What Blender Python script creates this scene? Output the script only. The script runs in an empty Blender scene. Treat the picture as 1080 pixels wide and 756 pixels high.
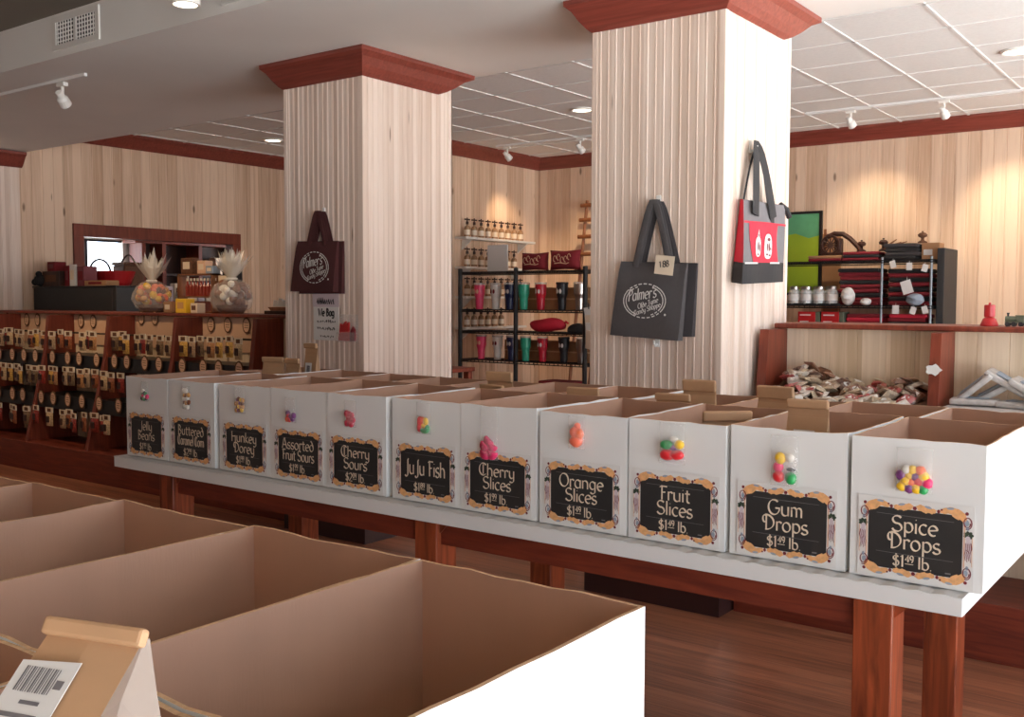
import bpy, bmesh, math, random
from mathutils import Vector, Matrix
R = random.Random(7)
C = bpy.context.scene.collection
SC = bpy.context.scene
PI = math.pi

# ------------------------------------------------------------------ helpers
def tag(o, label=None, cat=None, group=None, kind=None):
    if label: o['label'] = label
    if cat: o['category'] = cat
    if group: o['group'] = group
    if kind: o['kind'] = kind
    return o

def thing(name, label, cat, loc=(0, 0, 0), rz=0.0, group=None):
    o = bpy.data.objects.new(name, None)
    o.empty_display_size = 0.05
    C.objects.link(o)
    o.location = loc
    o.rotation_euler = (0, 0, rz)
    return tag(o, label, cat, group)

def obj(name, bm, mats, parent=None, loc=None, smooth=False, world=False):
    """link a bmesh as one mesh object; world=True: verts are in world space, shift them to the parent's base"""
    if world and parent is not None:
        off = Vector(parent.location)
        p = parent.parent
        while p is not None:
            off += Vector(p.location); p = p.parent
        for v in bm.verts: v.co -= off
    me = bpy.data.meshes.new(name)
    bmesh.ops.recalc_face_normals(bm, faces=bm.faces[:])
    bm.to_mesh(me); bm.free()
    if not isinstance(mats, (list, tuple)): mats = [mats]
    for m in mats: me.materials.append(m)
    if smooth:
        for p in me.polygons: p.use_smooth = True
    o = bpy.data.objects.new(name, me)
    C.objects.link(o)
    if loc is not None: o.location = loc
    if parent is not None: o.parent = parent
    return o

def struct(name, bm, mats, **k):
    o = obj(name, bm, mats, **k)
    o['kind'] = 'structure'
    return o

def dup(root, loc=None, rz=None, label=None, group=None):
    r = root.copy(); C.objects.link(r)
    if loc is not None: r.location = loc
    if rz is not None: r.rotation_euler = (0, 0, rz)
    if label: r['label'] = label
    if group: r['group'] = group
    for ch in list(root.children):
        c = ch.copy(); C.objects.link(c); c.parent = r
        for g in list(ch.children):
            d = g.copy(); C.objects.link(d); d.parent = c
    return r

def B(): return bmesh.new()

def box(bm, x0, x1, y0, y1, z0, z1, mi=0, M=None, bev=0.0):
    vs = [bm.verts.new(p) for p in ((x0,y0,z0),(x1,y0,z0),(x1,y1,z0),(x0,y1,z0),(x0,y0,z1),(x1,y0,z1),(x1,y1,z1),(x0,y1,z1))]
    fs = []
    for q in ((0,3,2,1),(4,5,6,7),(0,1,5,4),(1,2,6,5),(2,3,7,6),(3,0,4,7)):
        f = bm.faces.new([vs[i] for i in q]); f.material_index = mi; fs.append(f)
    if bev > 0:
        es = {e for f in fs for e in f.edges}
        r = bmesh.ops.bevel(bm, geom=list(es), offset=bev, segments=2, affect='EDGES', profile=0.5)
        vs = list({v for f in r['faces'] for v in f.verts} | {v for v in vs if v.is_valid})
    if M is not None:
        for v in vs: v.co = M @ v.co
    return bm

def prism(bm, poly, axis, a, b, mi=0):
    """extrude a closed 2D polygon along axis 0/1/2 from a to b; poly gives the other two coords in order"""
    def P(u, v, t):
        return (t,u,v) if axis == 0 else ((u,t,v) if axis == 1 else (u,v,t))
    A = [bm.verts.new(P(u,v,a)) for u,v in poly]; Bv = [bm.verts.new(P(u,v,b)) for u,v in poly]
    n = len(poly)
    for f in [bm.faces.new(A), bm.faces.new(Bv[::-1])] + [bm.faces.new((A[i],A[(i+1)%n],Bv[(i+1)%n],Bv[i])) for i in range(n)]:
        f.material_index = mi
    return bm

def lathe(bm, prof, c=(0,0,0), n=20, mi=0, sx=1, sy=1):
    rings = []
    for r, z in prof:
        rings.append([bm.verts.new((c[0]+sx*r*math.cos(2*PI*k/n), c[1]+sy*r*math.sin(2*PI*k/n), c[2]+z)) for k in range(n)] if r > 1e-6 else [bm.verts.new((c[0],c[1],c[2]+z))])
    for a, b in zip(rings, rings[1:]):
        for k in range(n):
            if len(a) == 1 and len(b) == 1: continue
            if len(a) == 1: f = bm.faces.new((a[0], b[k], b[(k+1)%n]))
            elif len(b) == 1: f = bm.faces.new((a[k], b[0], a[(k+1)%n]))
            else: f = bm.faces.new((a[k], b[k], b[(k+1)%n], a[(k+1)%n]))
            f.material_index = mi
    for rg in (rings[0], rings[-1]):
        if len(rg) > 2:
            f = bm.faces.new(rg); f.material_index = mi
    return bm

def tube(bm, pts, r, n=8, mi=0, flat=None, up=Vector((0,0,1))):
    """sweep a circle (or an ellipse flat=(rx,ry)) along points"""
    pts = [Vector(p) for p in pts]
    rings = []; prev = None
    for i, p in enumerate(pts):
        t = (pts[min(i+1,len(pts)-1)] - pts[max(i-1,0)]).normalized()
        if prev is None:
            s = t.cross(up)
            if s.length < 1e-4: s = t.cross(Vector((0,1,0)))
        else: s = prev - t * prev.dot(t)
        s.normalize(); prev = s
        u = s.cross(t).normalized()
        rr = r[i] if isinstance(r, (list, tuple)) else r
        rx, ry = (flat if flat else (rr, rr))
        rings.append([bm.verts.new(p + s*rx*math.cos(2*PI*k/n) + u*ry*math.sin(2*PI*k/n)) for k in range(n)])
    for a, b in zip(rings, rings[1:]):
        for k in range(n):
            f = bm.faces.new((a[k], a[(k+1)%n], b[(k+1)%n], b[k])); f.material_index = mi
    for rg in (rings[0], rings[-1]):
        f = bm.faces.new(rg); f.material_index = mi
    return bm

def ball(bm, c, r, sx=1, sy=1, sz=1, sub=2, mi=0):
    ret = bmesh.ops.create_icosphere(bm, subdivisions=sub, radius=r)
    for v in ret['verts']:
        v.co = Vector((v.co.x*sx + c[0], v.co.y*sy + c[1], v.co.z*sz + c[2]))
        for f in v.link_faces: f.material_index = mi
    return bm

def xf(bm, M, i0=0):
    for v in list(bm.verts)[i0:]: v.co = M @ v.co
    return bm

def RM(rx=0, ry=0, rz=0, t=(0,0,0)):
    return Matrix.Translation(t) @ Matrix.Rotation(rz,4,'Z') @ Matrix.Rotation(ry,4,'Y') @ Matrix.Rotation(rx,4,'X')

# ------------------------------------------------------------------ materials
def lin(c):
    c = c/255.0
    return c/12.92 if c <= 0.04045 else ((c+0.055)/1.055)**2.4
def rgb(r, g, b): return (lin(r), lin(g), lin(b), 1)

def mat(name, col, rough=0.6, metal=0.0, var=0.0, scale=8.0, bump=0.0, bscale=60.0, spec=0.5, emit=None, es=0.0, alpha=1.0, trans=0.0, stretch=(1,1,1)):
    m = bpy.data.materials.new(name); m.use_nodes = True
    nt = m.node_tree; N = nt.nodes; L = nt.links
    b = N['Principled BSDF']
    b.inputs['Base Color'].default_value = col
    b.inputs['Roughness'].default_value = rough
    b.inputs['Metallic'].default_value = metal
    b.inputs['Specular IOR Level'].default_value = spec
    if alpha < 1: b.inputs['Alpha'].default_value = alpha
    if trans: b.inputs['Transmission Weight'].default_value = trans
    if emit:
        b.inputs['Emission Color'].default_value = emit
        b.inputs['Emission Strength'].default_value = es
    if var > 0 or bump > 0:
        tc = N.new('ShaderNodeTexCoord'); mp = N.new('ShaderNodeMapping')
        mp.inputs['Scale'].default_value = stretch
        L.new(tc.outputs['Object'], mp.inputs['Vector'])
    if var > 0:
        nz = N.new('ShaderNodeTexNoise'); nz.inputs['Scale'].default_value = scale; nz.inputs['Detail'].default_value = 4
        L.new(mp.outputs[0], nz.inputs['Vector'])
        mr = N.new('ShaderNodeMapRange'); mr.inputs[1].default_value = 0.3; mr.inputs[2].default_value = 0.7
        mr.inputs[3].default_value = 1-var; mr.inputs[4].default_value = 1+var
        L.new(nz.outputs['Fac'], mr.inputs[0])
        mx = N.new('ShaderNodeVectorMath'); mx.operation = 'SCALE'
        mx.inputs[0].default_value = col[:3]
        L.new(mr.outputs[0], mx.inputs['Scale'])
        L.new(mx.outputs[0], b.inputs['Base Color'])
    if bump > 0:
        n2 = N.new('ShaderNodeTexNoise'); n2.inputs['Scale'].default_value = bscale; n2.inputs['Detail'].default_value = 3
        L.new(mp.outputs[0], n2.inputs['Vector'])
        bp = N.new('ShaderNodeBump'); bp.inputs['Strength'].default_value = bump; bp.inputs['Distance'].default_value = 0.01
        L.new(n2.outputs['Fac'], bp.inputs['Height']); L.new(bp.outputs[0], b.inputs['Normal'])
    return m

def pine(name, c_lo, c_hi, board, knot=0.5, seed=0.0):
    """whitewashed boards: tint per board, stretched vertical grain, scattered knots; works on x- and y-facing walls"""
    m = bpy.data.materials.new(name); m.use_nodes = True
    nt = m.node_tree; N = nt.nodes; L = nt.links; b = N['Principled BSDF']
    b.inputs['Roughness'].default_value = 0.62
    b.inputs['Specular IOR Level'].default_value = 0.3
    geo = N.new('ShaderNodeNewGeometry'); sp = N.new('ShaderNodeSeparateXYZ'); L.new(geo.outputs['Position'], sp.inputs[0])
    def mth(op, a, bb=None):
        n = N.new('ShaderNodeMath'); n.operation = op
        for i, v in enumerate((a, bb)):
            if v is None: continue
            if isinstance(v, (int, float)): n.inputs[i].default_value = v
            else: L.new(v, n.inputs[i])
        return n.outputs[0]
    u = mth('ADD', mth('ADD', sp.outputs['X'], sp.outputs['Y']), 40.0+seed)
    idx = mth('FLOOR', mth('DIVIDE', u, board))
    wn = N.new('ShaderNodeTexWhiteNoise'); wn.noise_dimensions = '1D'; L.new(idx, wn.inputs['W'])
    cb = N.new('ShaderNodeCombineXYZ'); L.new(mth('MULTIPLY', u, 1.0), cb.inputs[0]); L.new(mth('MULTIPLY', idx, 3.7), cb.inputs[1]); L.new(sp.outputs['Z'], cb.inputs[2])
    mp = N.new('ShaderNodeMapping'); mp.inputs['Scale'].default_value = (42, 1, 1.6); L.new(cb.outputs[0], mp.inputs[0])
    nz = N.new('ShaderNodeTexNoise'); nz.inputs['Scale'].default_value = 1.0; nz.inputs['Detail'].default_value = 5; nz.inputs['Distortion'].default_value = 0.6
    L.new(mp.outputs[0], nz.inputs['Vector'])
    f = mth('ADD', mth('MULTIPLY', nz.outputs['Fac'], 0.8), mth('MULTIPLY', wn.outputs['Value'], 0.55))
    cr = N.new('ShaderNodeValToRGB'); cr.color_ramp.elements[0].position = 0.3; cr.color_ramp.elements[1].position = 0.9
    cr.color_ramp.elements[0].color = c_lo; cr.color_ramp.elements[1].color = c_hi
    L.new(f, cr.inputs[0])
    # knots: small dark discs, elongated along the board
    mp2 = N.new('ShaderNodeMapping'); mp2.inputs['Scale'].default_value = (1/board/1.25, 1, 2.1); L.new(cb.outputs[0], mp2.inputs[0])
    vo = N.new('ShaderNodeTexVoronoi'); vo.feature = 'F1'; vo.inputs['Scale'].default_value = 1.0; L.new(mp2.outputs[0], vo.inputs['Vector'])
    vs = N.new('ShaderNodeSeparateColor'); L.new(vo.outputs['Color'], vs.inputs[0])
    gate = mth('LESS_THAN', vs.outputs[0], knot)
    k = N.new('ShaderNodeMapRange'); k.interpolation_type = 'SMOOTHSTEP'
    k.inputs[1].default_value = 0.05; k.inputs[2].default_value = 0.15; k.inputs[3].default_value = 1; k.inputs[4].default_value = 0
    L.new(vo.outputs['Distance'], k.inputs[0])
    kk = mth('MULTIPLY', mth('MULTIPLY', k.outputs[0], gate), 0.75)
    mx = N.new('ShaderNodeMix'); mx.data_type = 'RGBA'
    L.new(kk, mx.inputs['Factor']); L.new(cr.outputs[0], mx.inputs['A']); mx.inputs['B'].default_value = rgb(96, 66, 44)
    L.new(mx.outputs['Result'], b.inputs['Base Color'])
    return m

def wood(name, c_lo, c_hi, rough=0.4, scale=(3, 30, 30), plank=None, coat=0.0):
    m = bpy.data.materials.new(name); m.use_nodes = True
    nt = m.node_tree; N = nt.nodes; L = nt.links; b = N['Principled BSDF']
    b.inputs['Roughness'].default_value = rough; b.inputs['Coat Weight'].default_value = coat
    b.inputs['Specular IOR Level'].default_value = 0.4
    geo = N.new('ShaderNodeNewGeometry'); src = geo.outputs['Position']
    mp = N.new('ShaderNodeMapping'); mp.inputs['Scale'].default_value = scale
    if plank:
        sp = N.new('ShaderNodeSeparateXYZ'); L.new(src, sp.inputs[0])
        d = N.new('ShaderNodeMath'); d.operation = 'DIVIDE'; L.new(sp.outputs['Y'], d.inputs[0]); d.inputs[1].default_value = plank
        fl = N.new('ShaderNodeMath'); fl.operation = 'FLOOR'; L.new(d.outputs[0], fl.inputs[0])
        wn = N.new('ShaderNodeTexWhiteNoise'); wn.noise_dimensions = '1D'; L.new(fl.outputs[0], wn.inputs['W'])
        mu = N.new('ShaderNodeMath'); mu.operation = 'MULTIPLY'; L.new(wn.outputs['Value'], mu.inputs[0]); mu.inputs[1].default_value = 9
        ad = N.new('ShaderNodeMath'); L.new(sp.outputs['X'], ad.inputs[0]); L.new(mu.outputs[0], ad.inputs[1])
        cb = N.new('ShaderNodeCombineXYZ'); L.new(ad.outputs[0], cb.inputs[0]); L.new(sp.outputs['Y'], cb.inputs[1]); L.new(mu.outputs[0], cb.inputs[2])
        src = cb.outputs[0]
    L.new(src, mp.inputs[0])
    nz = N.new('ShaderNodeTexNoise'); nz.inputs['Scale'].default_value = 1; nz.inputs['Detail'].default_value = 6; nz.inputs['Distortion'].default_value = 1.2
    L.new(mp.outputs[0], nz.inputs['Vector'])
    fac = nz.outputs['Fac']
    if plank:
        a2 = N.new('ShaderNodeMath'); a2.operation = 'MULTIPLY_ADD'; L.new(wn.outputs['Value'], a2.inputs[0]); a2.inputs[1].default_value = 0.3; L.new(fac, a2.inputs[2]); fac = a2.outputs[0]
    cr = N.new('ShaderNodeValToRGB'); cr.color_ramp.elements[0].position = 0.3; cr.color_ramp.elements[1].position = 0.85
    cr.color_ramp.elements[0].color = c_lo; cr.color_ramp.elements[1].color = c_hi
    L.new(fac, cr.inputs[0])
    L.new(cr.outputs[0], b.inputs['Base Color'])
    if plank:
        fr = N.new('ShaderNodeMath'); fr.operation = 'FRACT'; L.new(d.outputs[0], fr.inputs[0])
        pg = N.new('ShaderNodeMath'); pg.operation = 'PINGPONG'; L.new(fr.outputs[0], pg.inputs[0]); pg.inputs[1].default_value = 0.5
        mr = N.new('ShaderNodeMapRange'); mr.inputs[2].default_value = 0.03; L.new(pg.outputs[0], mr.inputs[0])
        bp = N.new('ShaderNodeBump'); bp.inputs['Strength'].default_value = 0.5; bp.inputs['Distance'].default_value = 0.004
        L.new(mr.outputs[0], bp.inputs['Height']); L.new(bp.outputs[0], b.inputs['Normal'])
    return m

M = {}
M['pine_col'] = pine('pine_column', rgb(206,182,164), rgb(234,216,202), 0.049, 0.10)
M['pine_wall'] = pine('pine_wall', rgb(194,160,132), rgb(228,200,174), 0.13, 0.3, 3.3)
M['pine_back'] = pine('pine_rack_back', rgb(196,172,142), rgb(230,210,184), 0.15, 0.35, 1.1)
M['crown'] = wood('crown_red_stain', rgb(108,48,38), rgb(142,70,58), 0.4, (2,40,40), coat=0.1)
M['rack'] = wood('rack_red_stain', rgb(96,40,26), rgb(136,62,42), 0.45, (30,30,2.5))
M['oak'] = wood('table_oak_stain', rgb(92,38,20), rgb(176,86,50), 0.38, (26,26,2.2), coat=0.15)
M['apron'] = wood('apron_oak_stain', rgb(92,34,22), rgb(134,58,36), 0.5, (2.5,30,30))
M['floor'] = wood('floor_planks', rgb(96,56,42), rgb(164,106,78), 0.34, (1.6,34,34), plank=0.085, coat=0.1)
M['bounce_floor'] = mat('pale_bounce_floor', rgb(206,206,202), .6, var=.04, scale=3)  # kept pale so the added strip throws sunlight upward
M['gyp'] = mat('gypsum_paint', rgb(240,238,233), 0.9, var=0.02, scale=1.5)
M['gyp_shade'] = mat('shaded_ceiling_paint', rgb(120,112,100), 0.9, var=0.02, scale=2)  # ceiling over the viewer, its shade put into the colour
M['tile'] = mat('acoustic_tile', rgb(240,240,237), 0.95, var=0.03, scale=40, bump=0.2, bscale=180)
M['tbar'] = mat('ceiling_grid_bar', rgb(238,238,236), 0.5)
M['dark_base'] = mat('dark_baseboard', rgb(52,26,24), 0.5, var=0.1)
M['white_card'] = mat('white_carton', rgb(228,227,224), 0.6, var=0.015, scale=5, bump=0.03, bscale=25)
M['kraft'] = mat('kraft_carton', rgb(178,138,114), 0.85, var=0.05, scale=9, bump=0.05, bscale=300, stretch=(1,1,.1))
M['kraft_edge'] = mat('corrugated_edge', rgb(206,168,130), 0.9, var=0.15, scale=120)
M['bagkraft'] = mat('kraft_paper_bag', rgb(182,144,108), 0.75, var=0.05, scale=14, bump=0.15, bscale=18)
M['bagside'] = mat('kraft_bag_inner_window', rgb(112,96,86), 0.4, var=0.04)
M['white'] = mat('white_paint', rgb(225,221,212), 0.55, var=0.02)
M['paper'] = mat('white_paper', rgb(222,220,216), 0.55)
M['black_panel'] = mat('black_print', rgb(42,41,41), 0.35, spec=0.4)
M['ink'] = mat('black_ink', rgb(30,28,28), 0.7)
M['gilt'] = mat('gilt_orange_print', rgb(222,166,112), 0.5, var=0.14, scale=90)
M['bluegrey'] = mat('blue_grey_print', rgb(146,158,172), 0.5)
M['maroon'] = mat('maroon_print', rgb(110,34,44), 0.5)
M['peach'] = mat('peach_print', rgb(216,176,146), 0.5)
M['hair'] = mat('dark_green_print', rgb(44,58,44), 0.5)
M['lilac'] = mat('pale_lilac_print', rgb(204,190,196), 0.5)
M['cream'] = mat('cream_print', rgb(226,208,184), 0.5)
M['black'] = mat('black_wire', rgb(22,20,21), 0.4, spec=0.5)
M['blackmatte'] = mat('black_laminate', rgb(34,34,36), 0.6, var=0.08)
M['chrome'] = mat('chrome', rgb(190,192,196), 0.25, metal=1.0)
M['postgrey'] = mat('satin_grey_post', rgb(128,134,140), .4, metal=.3)
M['steel'] = mat('brushed_steel', rgb(190,184,178), 0.3, metal=1.0, var=0.05, scale=60, stretch=(1,1,.05))
M['plastic_w'] = mat('white_plastic', rgb(236,234,228), 0.4)
M['lamp'] = mat('lamp_face', rgb(255,240,215), 0.4, emit=(1.0,0.86,0.66,1), es=9.0)
M['glass'] = mat('clear_jar_glass', rgb(235,235,232), 0.05, alpha=0.35, spec=0.8)
M['cello'] = mat('cellophane', rgb(240,234,226), 0.12, alpha=0.24, spec=1.0, bump=0.9, bscale=22)
M['pouch'] = mat('clear_pouch', rgb(238,236,232), 0.1, alpha=0.16, spec=1.0, bump=0.5, bscale=40)
M['fabgrey'] = mat('charcoal_canvas', rgb(76,72,73), 0.95, var=0.05, scale=60, bump=0.2, bscale=400)
M['fabdark'] = mat('dark_charcoal_canvas', rgb(58,54,56), 0.95, var=0.05, scale=60)
M['fabmar'] = mat('maroon_canvas', rgb(72,32,32), 0.95, var=0.05, scale=60, bump=0.2, bscale=400)
M['fabred'] = mat('red_nylon', rgb(196,34,58), 0.7, var=0.04, scale=20, bump=0.1, bscale=300)
M['fabg2'] = mat('grey_nylon', rgb(112,108,110), 0.8, var=0.05, scale=30)
M['fabblk'] = mat('black_nylon', rgb(34,32,34), 0.75, var=0.06, scale=20)
M['darkwood'] = wood('dark_walnut', rgb(40,20,14), rgb(74,40,26), 0.5, (20,20,3))
M['midwood'] = wood('brown_wood', rgb(112,66,38), rgb(150,96,60), 0.5, (20,20,3))
M['wicker'] = mat('wicker', rgb(98,62,40), 0.8, var=0.3, scale=50, bump=0.6, bscale=80)
M['redglz'] = mat('red_glaze', rgb(176,30,34), 0.35, var=0.05)
M['reddark'] = mat('dark_red_cloth', rgb(118,24,34), 0.9, var=0.12, scale=12)
M['blkcloth'] = mat('black_cloth', rgb(36,33,34), 0.95, var=0.1, scale=12)
M['tan'] = mat('tan_box', rgb(160,118,82), 0.8, var=0.06)
M['green_toy'] = mat('green_grey_toy', rgb(92,98,80), 0.6, var=0.15, scale=30)
def flat(name, r, g, b, rough=0.4, **k): return mat(name, rgb(r,g,b), rough, var=0.03, **k)
CANDY = {k: flat('candy_'+k, *v, rough=0.3) for k, v in dict(red=(214,44,52), orange=(240,112,62), yellow=(244,196,50), green=(46,150,84), purple=(120,62,120), white=(236,230,220), pink=(232,60,112), black=(36,34,34), brown=(120,66,36), caramel=(206,150,84), cherry=(190,24,62), coral=(250,122,92)).items()}

# ------------------------------------------------------------------ lettering (a hand-drawn uncial with a broad pen)
def A(cx, cy, rx, ry, a0, a1, n=9):
    return [(cx+rx*math.cos(math.radians(a0+(a1-a0)*i/n)), cy+ry*math.sin(math.radians(a0+(a1-a0)*i/n))) for i in range(n+1)]
G = {
 'S': (.74, [A(.38,.74,.28,.24,35,270)+A(.36,.26,.3,.26,90,-160)]),
 's': (.52, [A(.27,.46,.19,.16,40,270)+A(.25,.15,.21,.16,90,-160)]),
 'p': (.66, [[(.12,.64),(.12,-.3)], A(.33,.32,.25,.3,150,-150,12)]),
 'i': (.26, [[(.12,.62),(.12,0)], [(.1,.82),(.15,.86)]]),
 'c': (.56, [A(.33,.31,.26,.31,50,310,12)]),
 'e': (.62, [[(.08,.29),(.57,.37)]+A(.33,.31,.26,.31,15,305,12)]),
 'D': (.92, [[(.28,.98),(.28,.02)], A(.26,.5,.56,.5,95,-95,14), A(.16,.72,.13,.24,60,300,8)]),
 'r': (.48, [[(.12,.62),(.12,0)], A(.3,.4,.18,.21,160,35,6)]),
 'o': (.66, [A(.32,.31,.26,.31,0,360,16)]),
 'G': (.92, [A(.46,.5,.4,.5,50,345,16)+[(.86,.45),(.55,.45)]]),
 'u': (.68, [[(.1,.62),(.1,.2)]+A(.32,.22,.22,.22,180,360,8), [(.54,.62),(.54,0)]]),
 'm': (.92, [[(.1,.62),(.1,0)], A(.27,.42,.17,.2,180,0,7)+[(.44,0)], A(.61,.42,.17,.2,180,0,7)+[(.78,0)]]),
 'n': (.68, [[(.1,.62),(.1,0)], A(.32,.4,.22,.22,180,0,7)+[(.54,0)]]),
 'F': (.66, [[(.24,1),(.24,0)], [(.04,.88),(.2,.98),(.66,.96)], [(.24,.52),(.52,.56)]]),
 't': (.46, [[(.2,.86),(.2,.16)]+A(.34,.16,.14,.16,180,300,5), [(.03,.62),(.42,.62)]]),
 'l': (.26, [[(.12,1),(.12,0)]]),
 'O': (.94, [A(.46,.5,.4,.5,0,360,20)]),
 'a': (.68, [A(.32,.31,.25,.31,45,315,12), [(.55,.62),(.55,0)]]),
 'g': (.68, [A(.31,.33,.24,.29,40,320,12), [(.54,.62),(.54,-.1)]+A(.32,-.1,.22,.19,0,-150,6)]),
 'C': (.84, [A(.46,.5,.4,.5,45,315,14), [(.46,.9),(.46,.1)]]),
 'h': (.68, [[(.1,1),(.1,0)], A(.32,.4,.22,.22,180,0,7)+[(.54,0)]]),
 'y': (.66, [[(.1,.62),(.1,.28)]+A(.31,.28,.21,.25,180,360,7), [(.52,.62),(.52,-.1)]+A(.3,-.1,.22,.2,0,-140,6)]),
 'J': (.56, [[(.5,1),(.42,.9),(.42,0)]+A(.24,0,.18,.2,0,-150,6)]),
 'f': (.46, [A(.34,.8,.16,.2,30,180,6)+[(.18,0)], [(.02,.56),(.42,.58)]]),
 'A': (.8, [[(.05,0),(.3,.95),(.5,1)], [(.4,1),(.74,0)], [(.14,.36),(.6,.36)]]),
 'B': (.76, [[(.2,1),(.2,0)], A(.2,.76,.36,.24,100,-90,8), A(.2,.27,.46,.27,90,-100,8)]),
 'H': (.82, [[(.12,1),(.12,0)], [(.12,.5),(.66,.54)], [(.66,.62),(.66,0)], [(.02,.92),(.2,1)]]),
 'd': (.68, [A(.31,.31,.25,.31,0,360,12), [(.56,.45),(.4,.8),(.2,1)]]),
 'k': (.58, [[(.12,1),(.12,0)], [(.5,.62),(.12,.3),(.54,0)]]),
 'b': (.64, [[(.12,1),(.12,0)], A(.33,.31,.25,.31,150,-150,12)]),
 'P': (.72, [[(.2,1),(.2,0)], A(.2,.74,.44,.26,100,-95,10)]),
 'T': (.72, [[(.02,.9),(.14,.98),(.7,.96)], [(.36,.96),(.36,0)]]),
 'W': (1.0, [[(.05,1),(.25,0),(.46,.8),(.68,0),(.92,1)]]),
 "'": (.2, [[(.1,1),(.06,.78)]]),
 '.': (.24, [[(.1,.0),(.16,.05)]]),
 '$': (.6, [A(.3,.7,.22,.19,35,270,7)+A(.29,.28,.24,.23,90,-160,8), [(.3,1.08),(.3,-.1)]]),
 '1': (.4, [[(.06,.84),(.22,1),(.22,0)]]),
 '2': (.6, [A(.29,.72,.24,.27,160,-35,8)+[(.05,.02),(.56,.02)]]),
 '4': (.62, [[(.42,0),(.42,1),(.05,.3),(.6,.3)]]),
 '8': (.58, [A(.29,.75,.2,.24,0,360,12), A(.29,.27,.24,.27,0,360,12)]),
 '9': (.58, [A(.28,.7,.22,.28,0,360,12), [(.5,.72),(.46,.3),(.3,0)]]),
 '0': (.6, [A(.3,.5,.24,.5,0,360,14)]),
 '5': (.58, [[(.5,1),(.14,1),(.1,.58)]+A(.28,.32,.25,.31,110,-150,8)]),
}
def text_w(s): return sum(.34 if ch == ' ' else G[ch][0] for ch in s)
def pen(bm, pts, P, tmin, tmax, ang=40, mi=0):
    """draw a polyline as a pen ribbon; P maps (u,v) to 3D"""
    pts = [Vector((p[0], p[1])) for p in pts]
    nib = Vector((math.cos(math.radians(ang)), math.sin(math.radians(ang))))
    L_, R_ = [], []
    for i, p in enumerate(pts):
        t = (pts[min(i+1,len(pts)-1)] - pts[max(i-1,0)])
        if t.length < 1e-9: t = Vector((1,0))
        t.normalize(); n = Vector((-t.y, t.x))
        w = tmin + (tmax-tmin)*abs(t.x*nib.y - t.y*nib.x)
        L_.append(bm.verts.new(P(*(p+n*w/2)))); R_.append(bm.verts.new(P(*(p-n*w/2))))
    for i in range(len(pts)-1):
        f = bm.faces.new((L_[i], R_[i], R_[i+1], L_[i+1])); f.material_index = mi
def write(bm, s, u, v, h, P, align='c', wide=1.0, tmin=.06, tmax=.17, slant=0.0, rot=0.0, gap=0.0):
    W = (text_w(s)+gap*len(s))*h*wide
    x = -W/2 if align == 'c' else (0 if align == 'l' else -W)
    cr, sr = math.cos(rot), math.sin(rot)
    for ch in s:
        if ch == ' ': x += .34*h*wide; continue
        w, strokes = G[ch]
        for st in strokes:
            pts = [(x+px*h*wide+slant*py*h, py*h) for px, py in st]
            pts = [(u+a*cr-b*sr, v+a*sr+b*cr) for a, b in pts]
            pen(bm, pts, P, tmin*h, tmax*h)
        x += (w+gap)*h*wide
    return W
def disc(bm, cu, cv, ru, rv, P, n=12, rot=0.0, mi=0, fan=None):
    vs = []
    for k in range(n):
        a = 2*PI*k/n
        s = 1.0 if fan is None else (1.0 + fan[1]*math.cos(fan[0]*a))
        x, y = ru*s*math.cos(a), rv*s*math.sin(a)
        vs.append(bm.verts.new(P(cu+x*math.cos(rot)-y*math.sin(rot), cv+x*math.sin(rot)+y*math.cos(rot))))
    f = bm.faces.new(vs); f.material_index = mi

# ------------------------------------------------------------------ the room
XL, YB, XM = -11.3, 11.85, -8.38     # left wall, back wall, the return beside the drink shelf
YJ = 9.72                            # where the left wall steps in
ZS, ZG, ZN = 3.29, 3.66, 3.58        # soffit, tile grid, ceiling over the viewer
XR, YF = 2.9, -2.6                   # shopfront and side wall (behind the viewer)
YS0, YS1 = 3.72, 5.86                # soffit front and back

b = B(); box(b, -14.2, .35, YF-.2, YB+.2, -0.12, 0.0); struct('floor', b, M['floor'])
b = B(); box(b, .35, XR+.2, YF-.2, YB+.2, -0.12, 0.0); struct('floor_bounce_strip', b, M['bounce_floor'])   # unseen pale strip, added to bounce sunlight up to the ceiling

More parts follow.
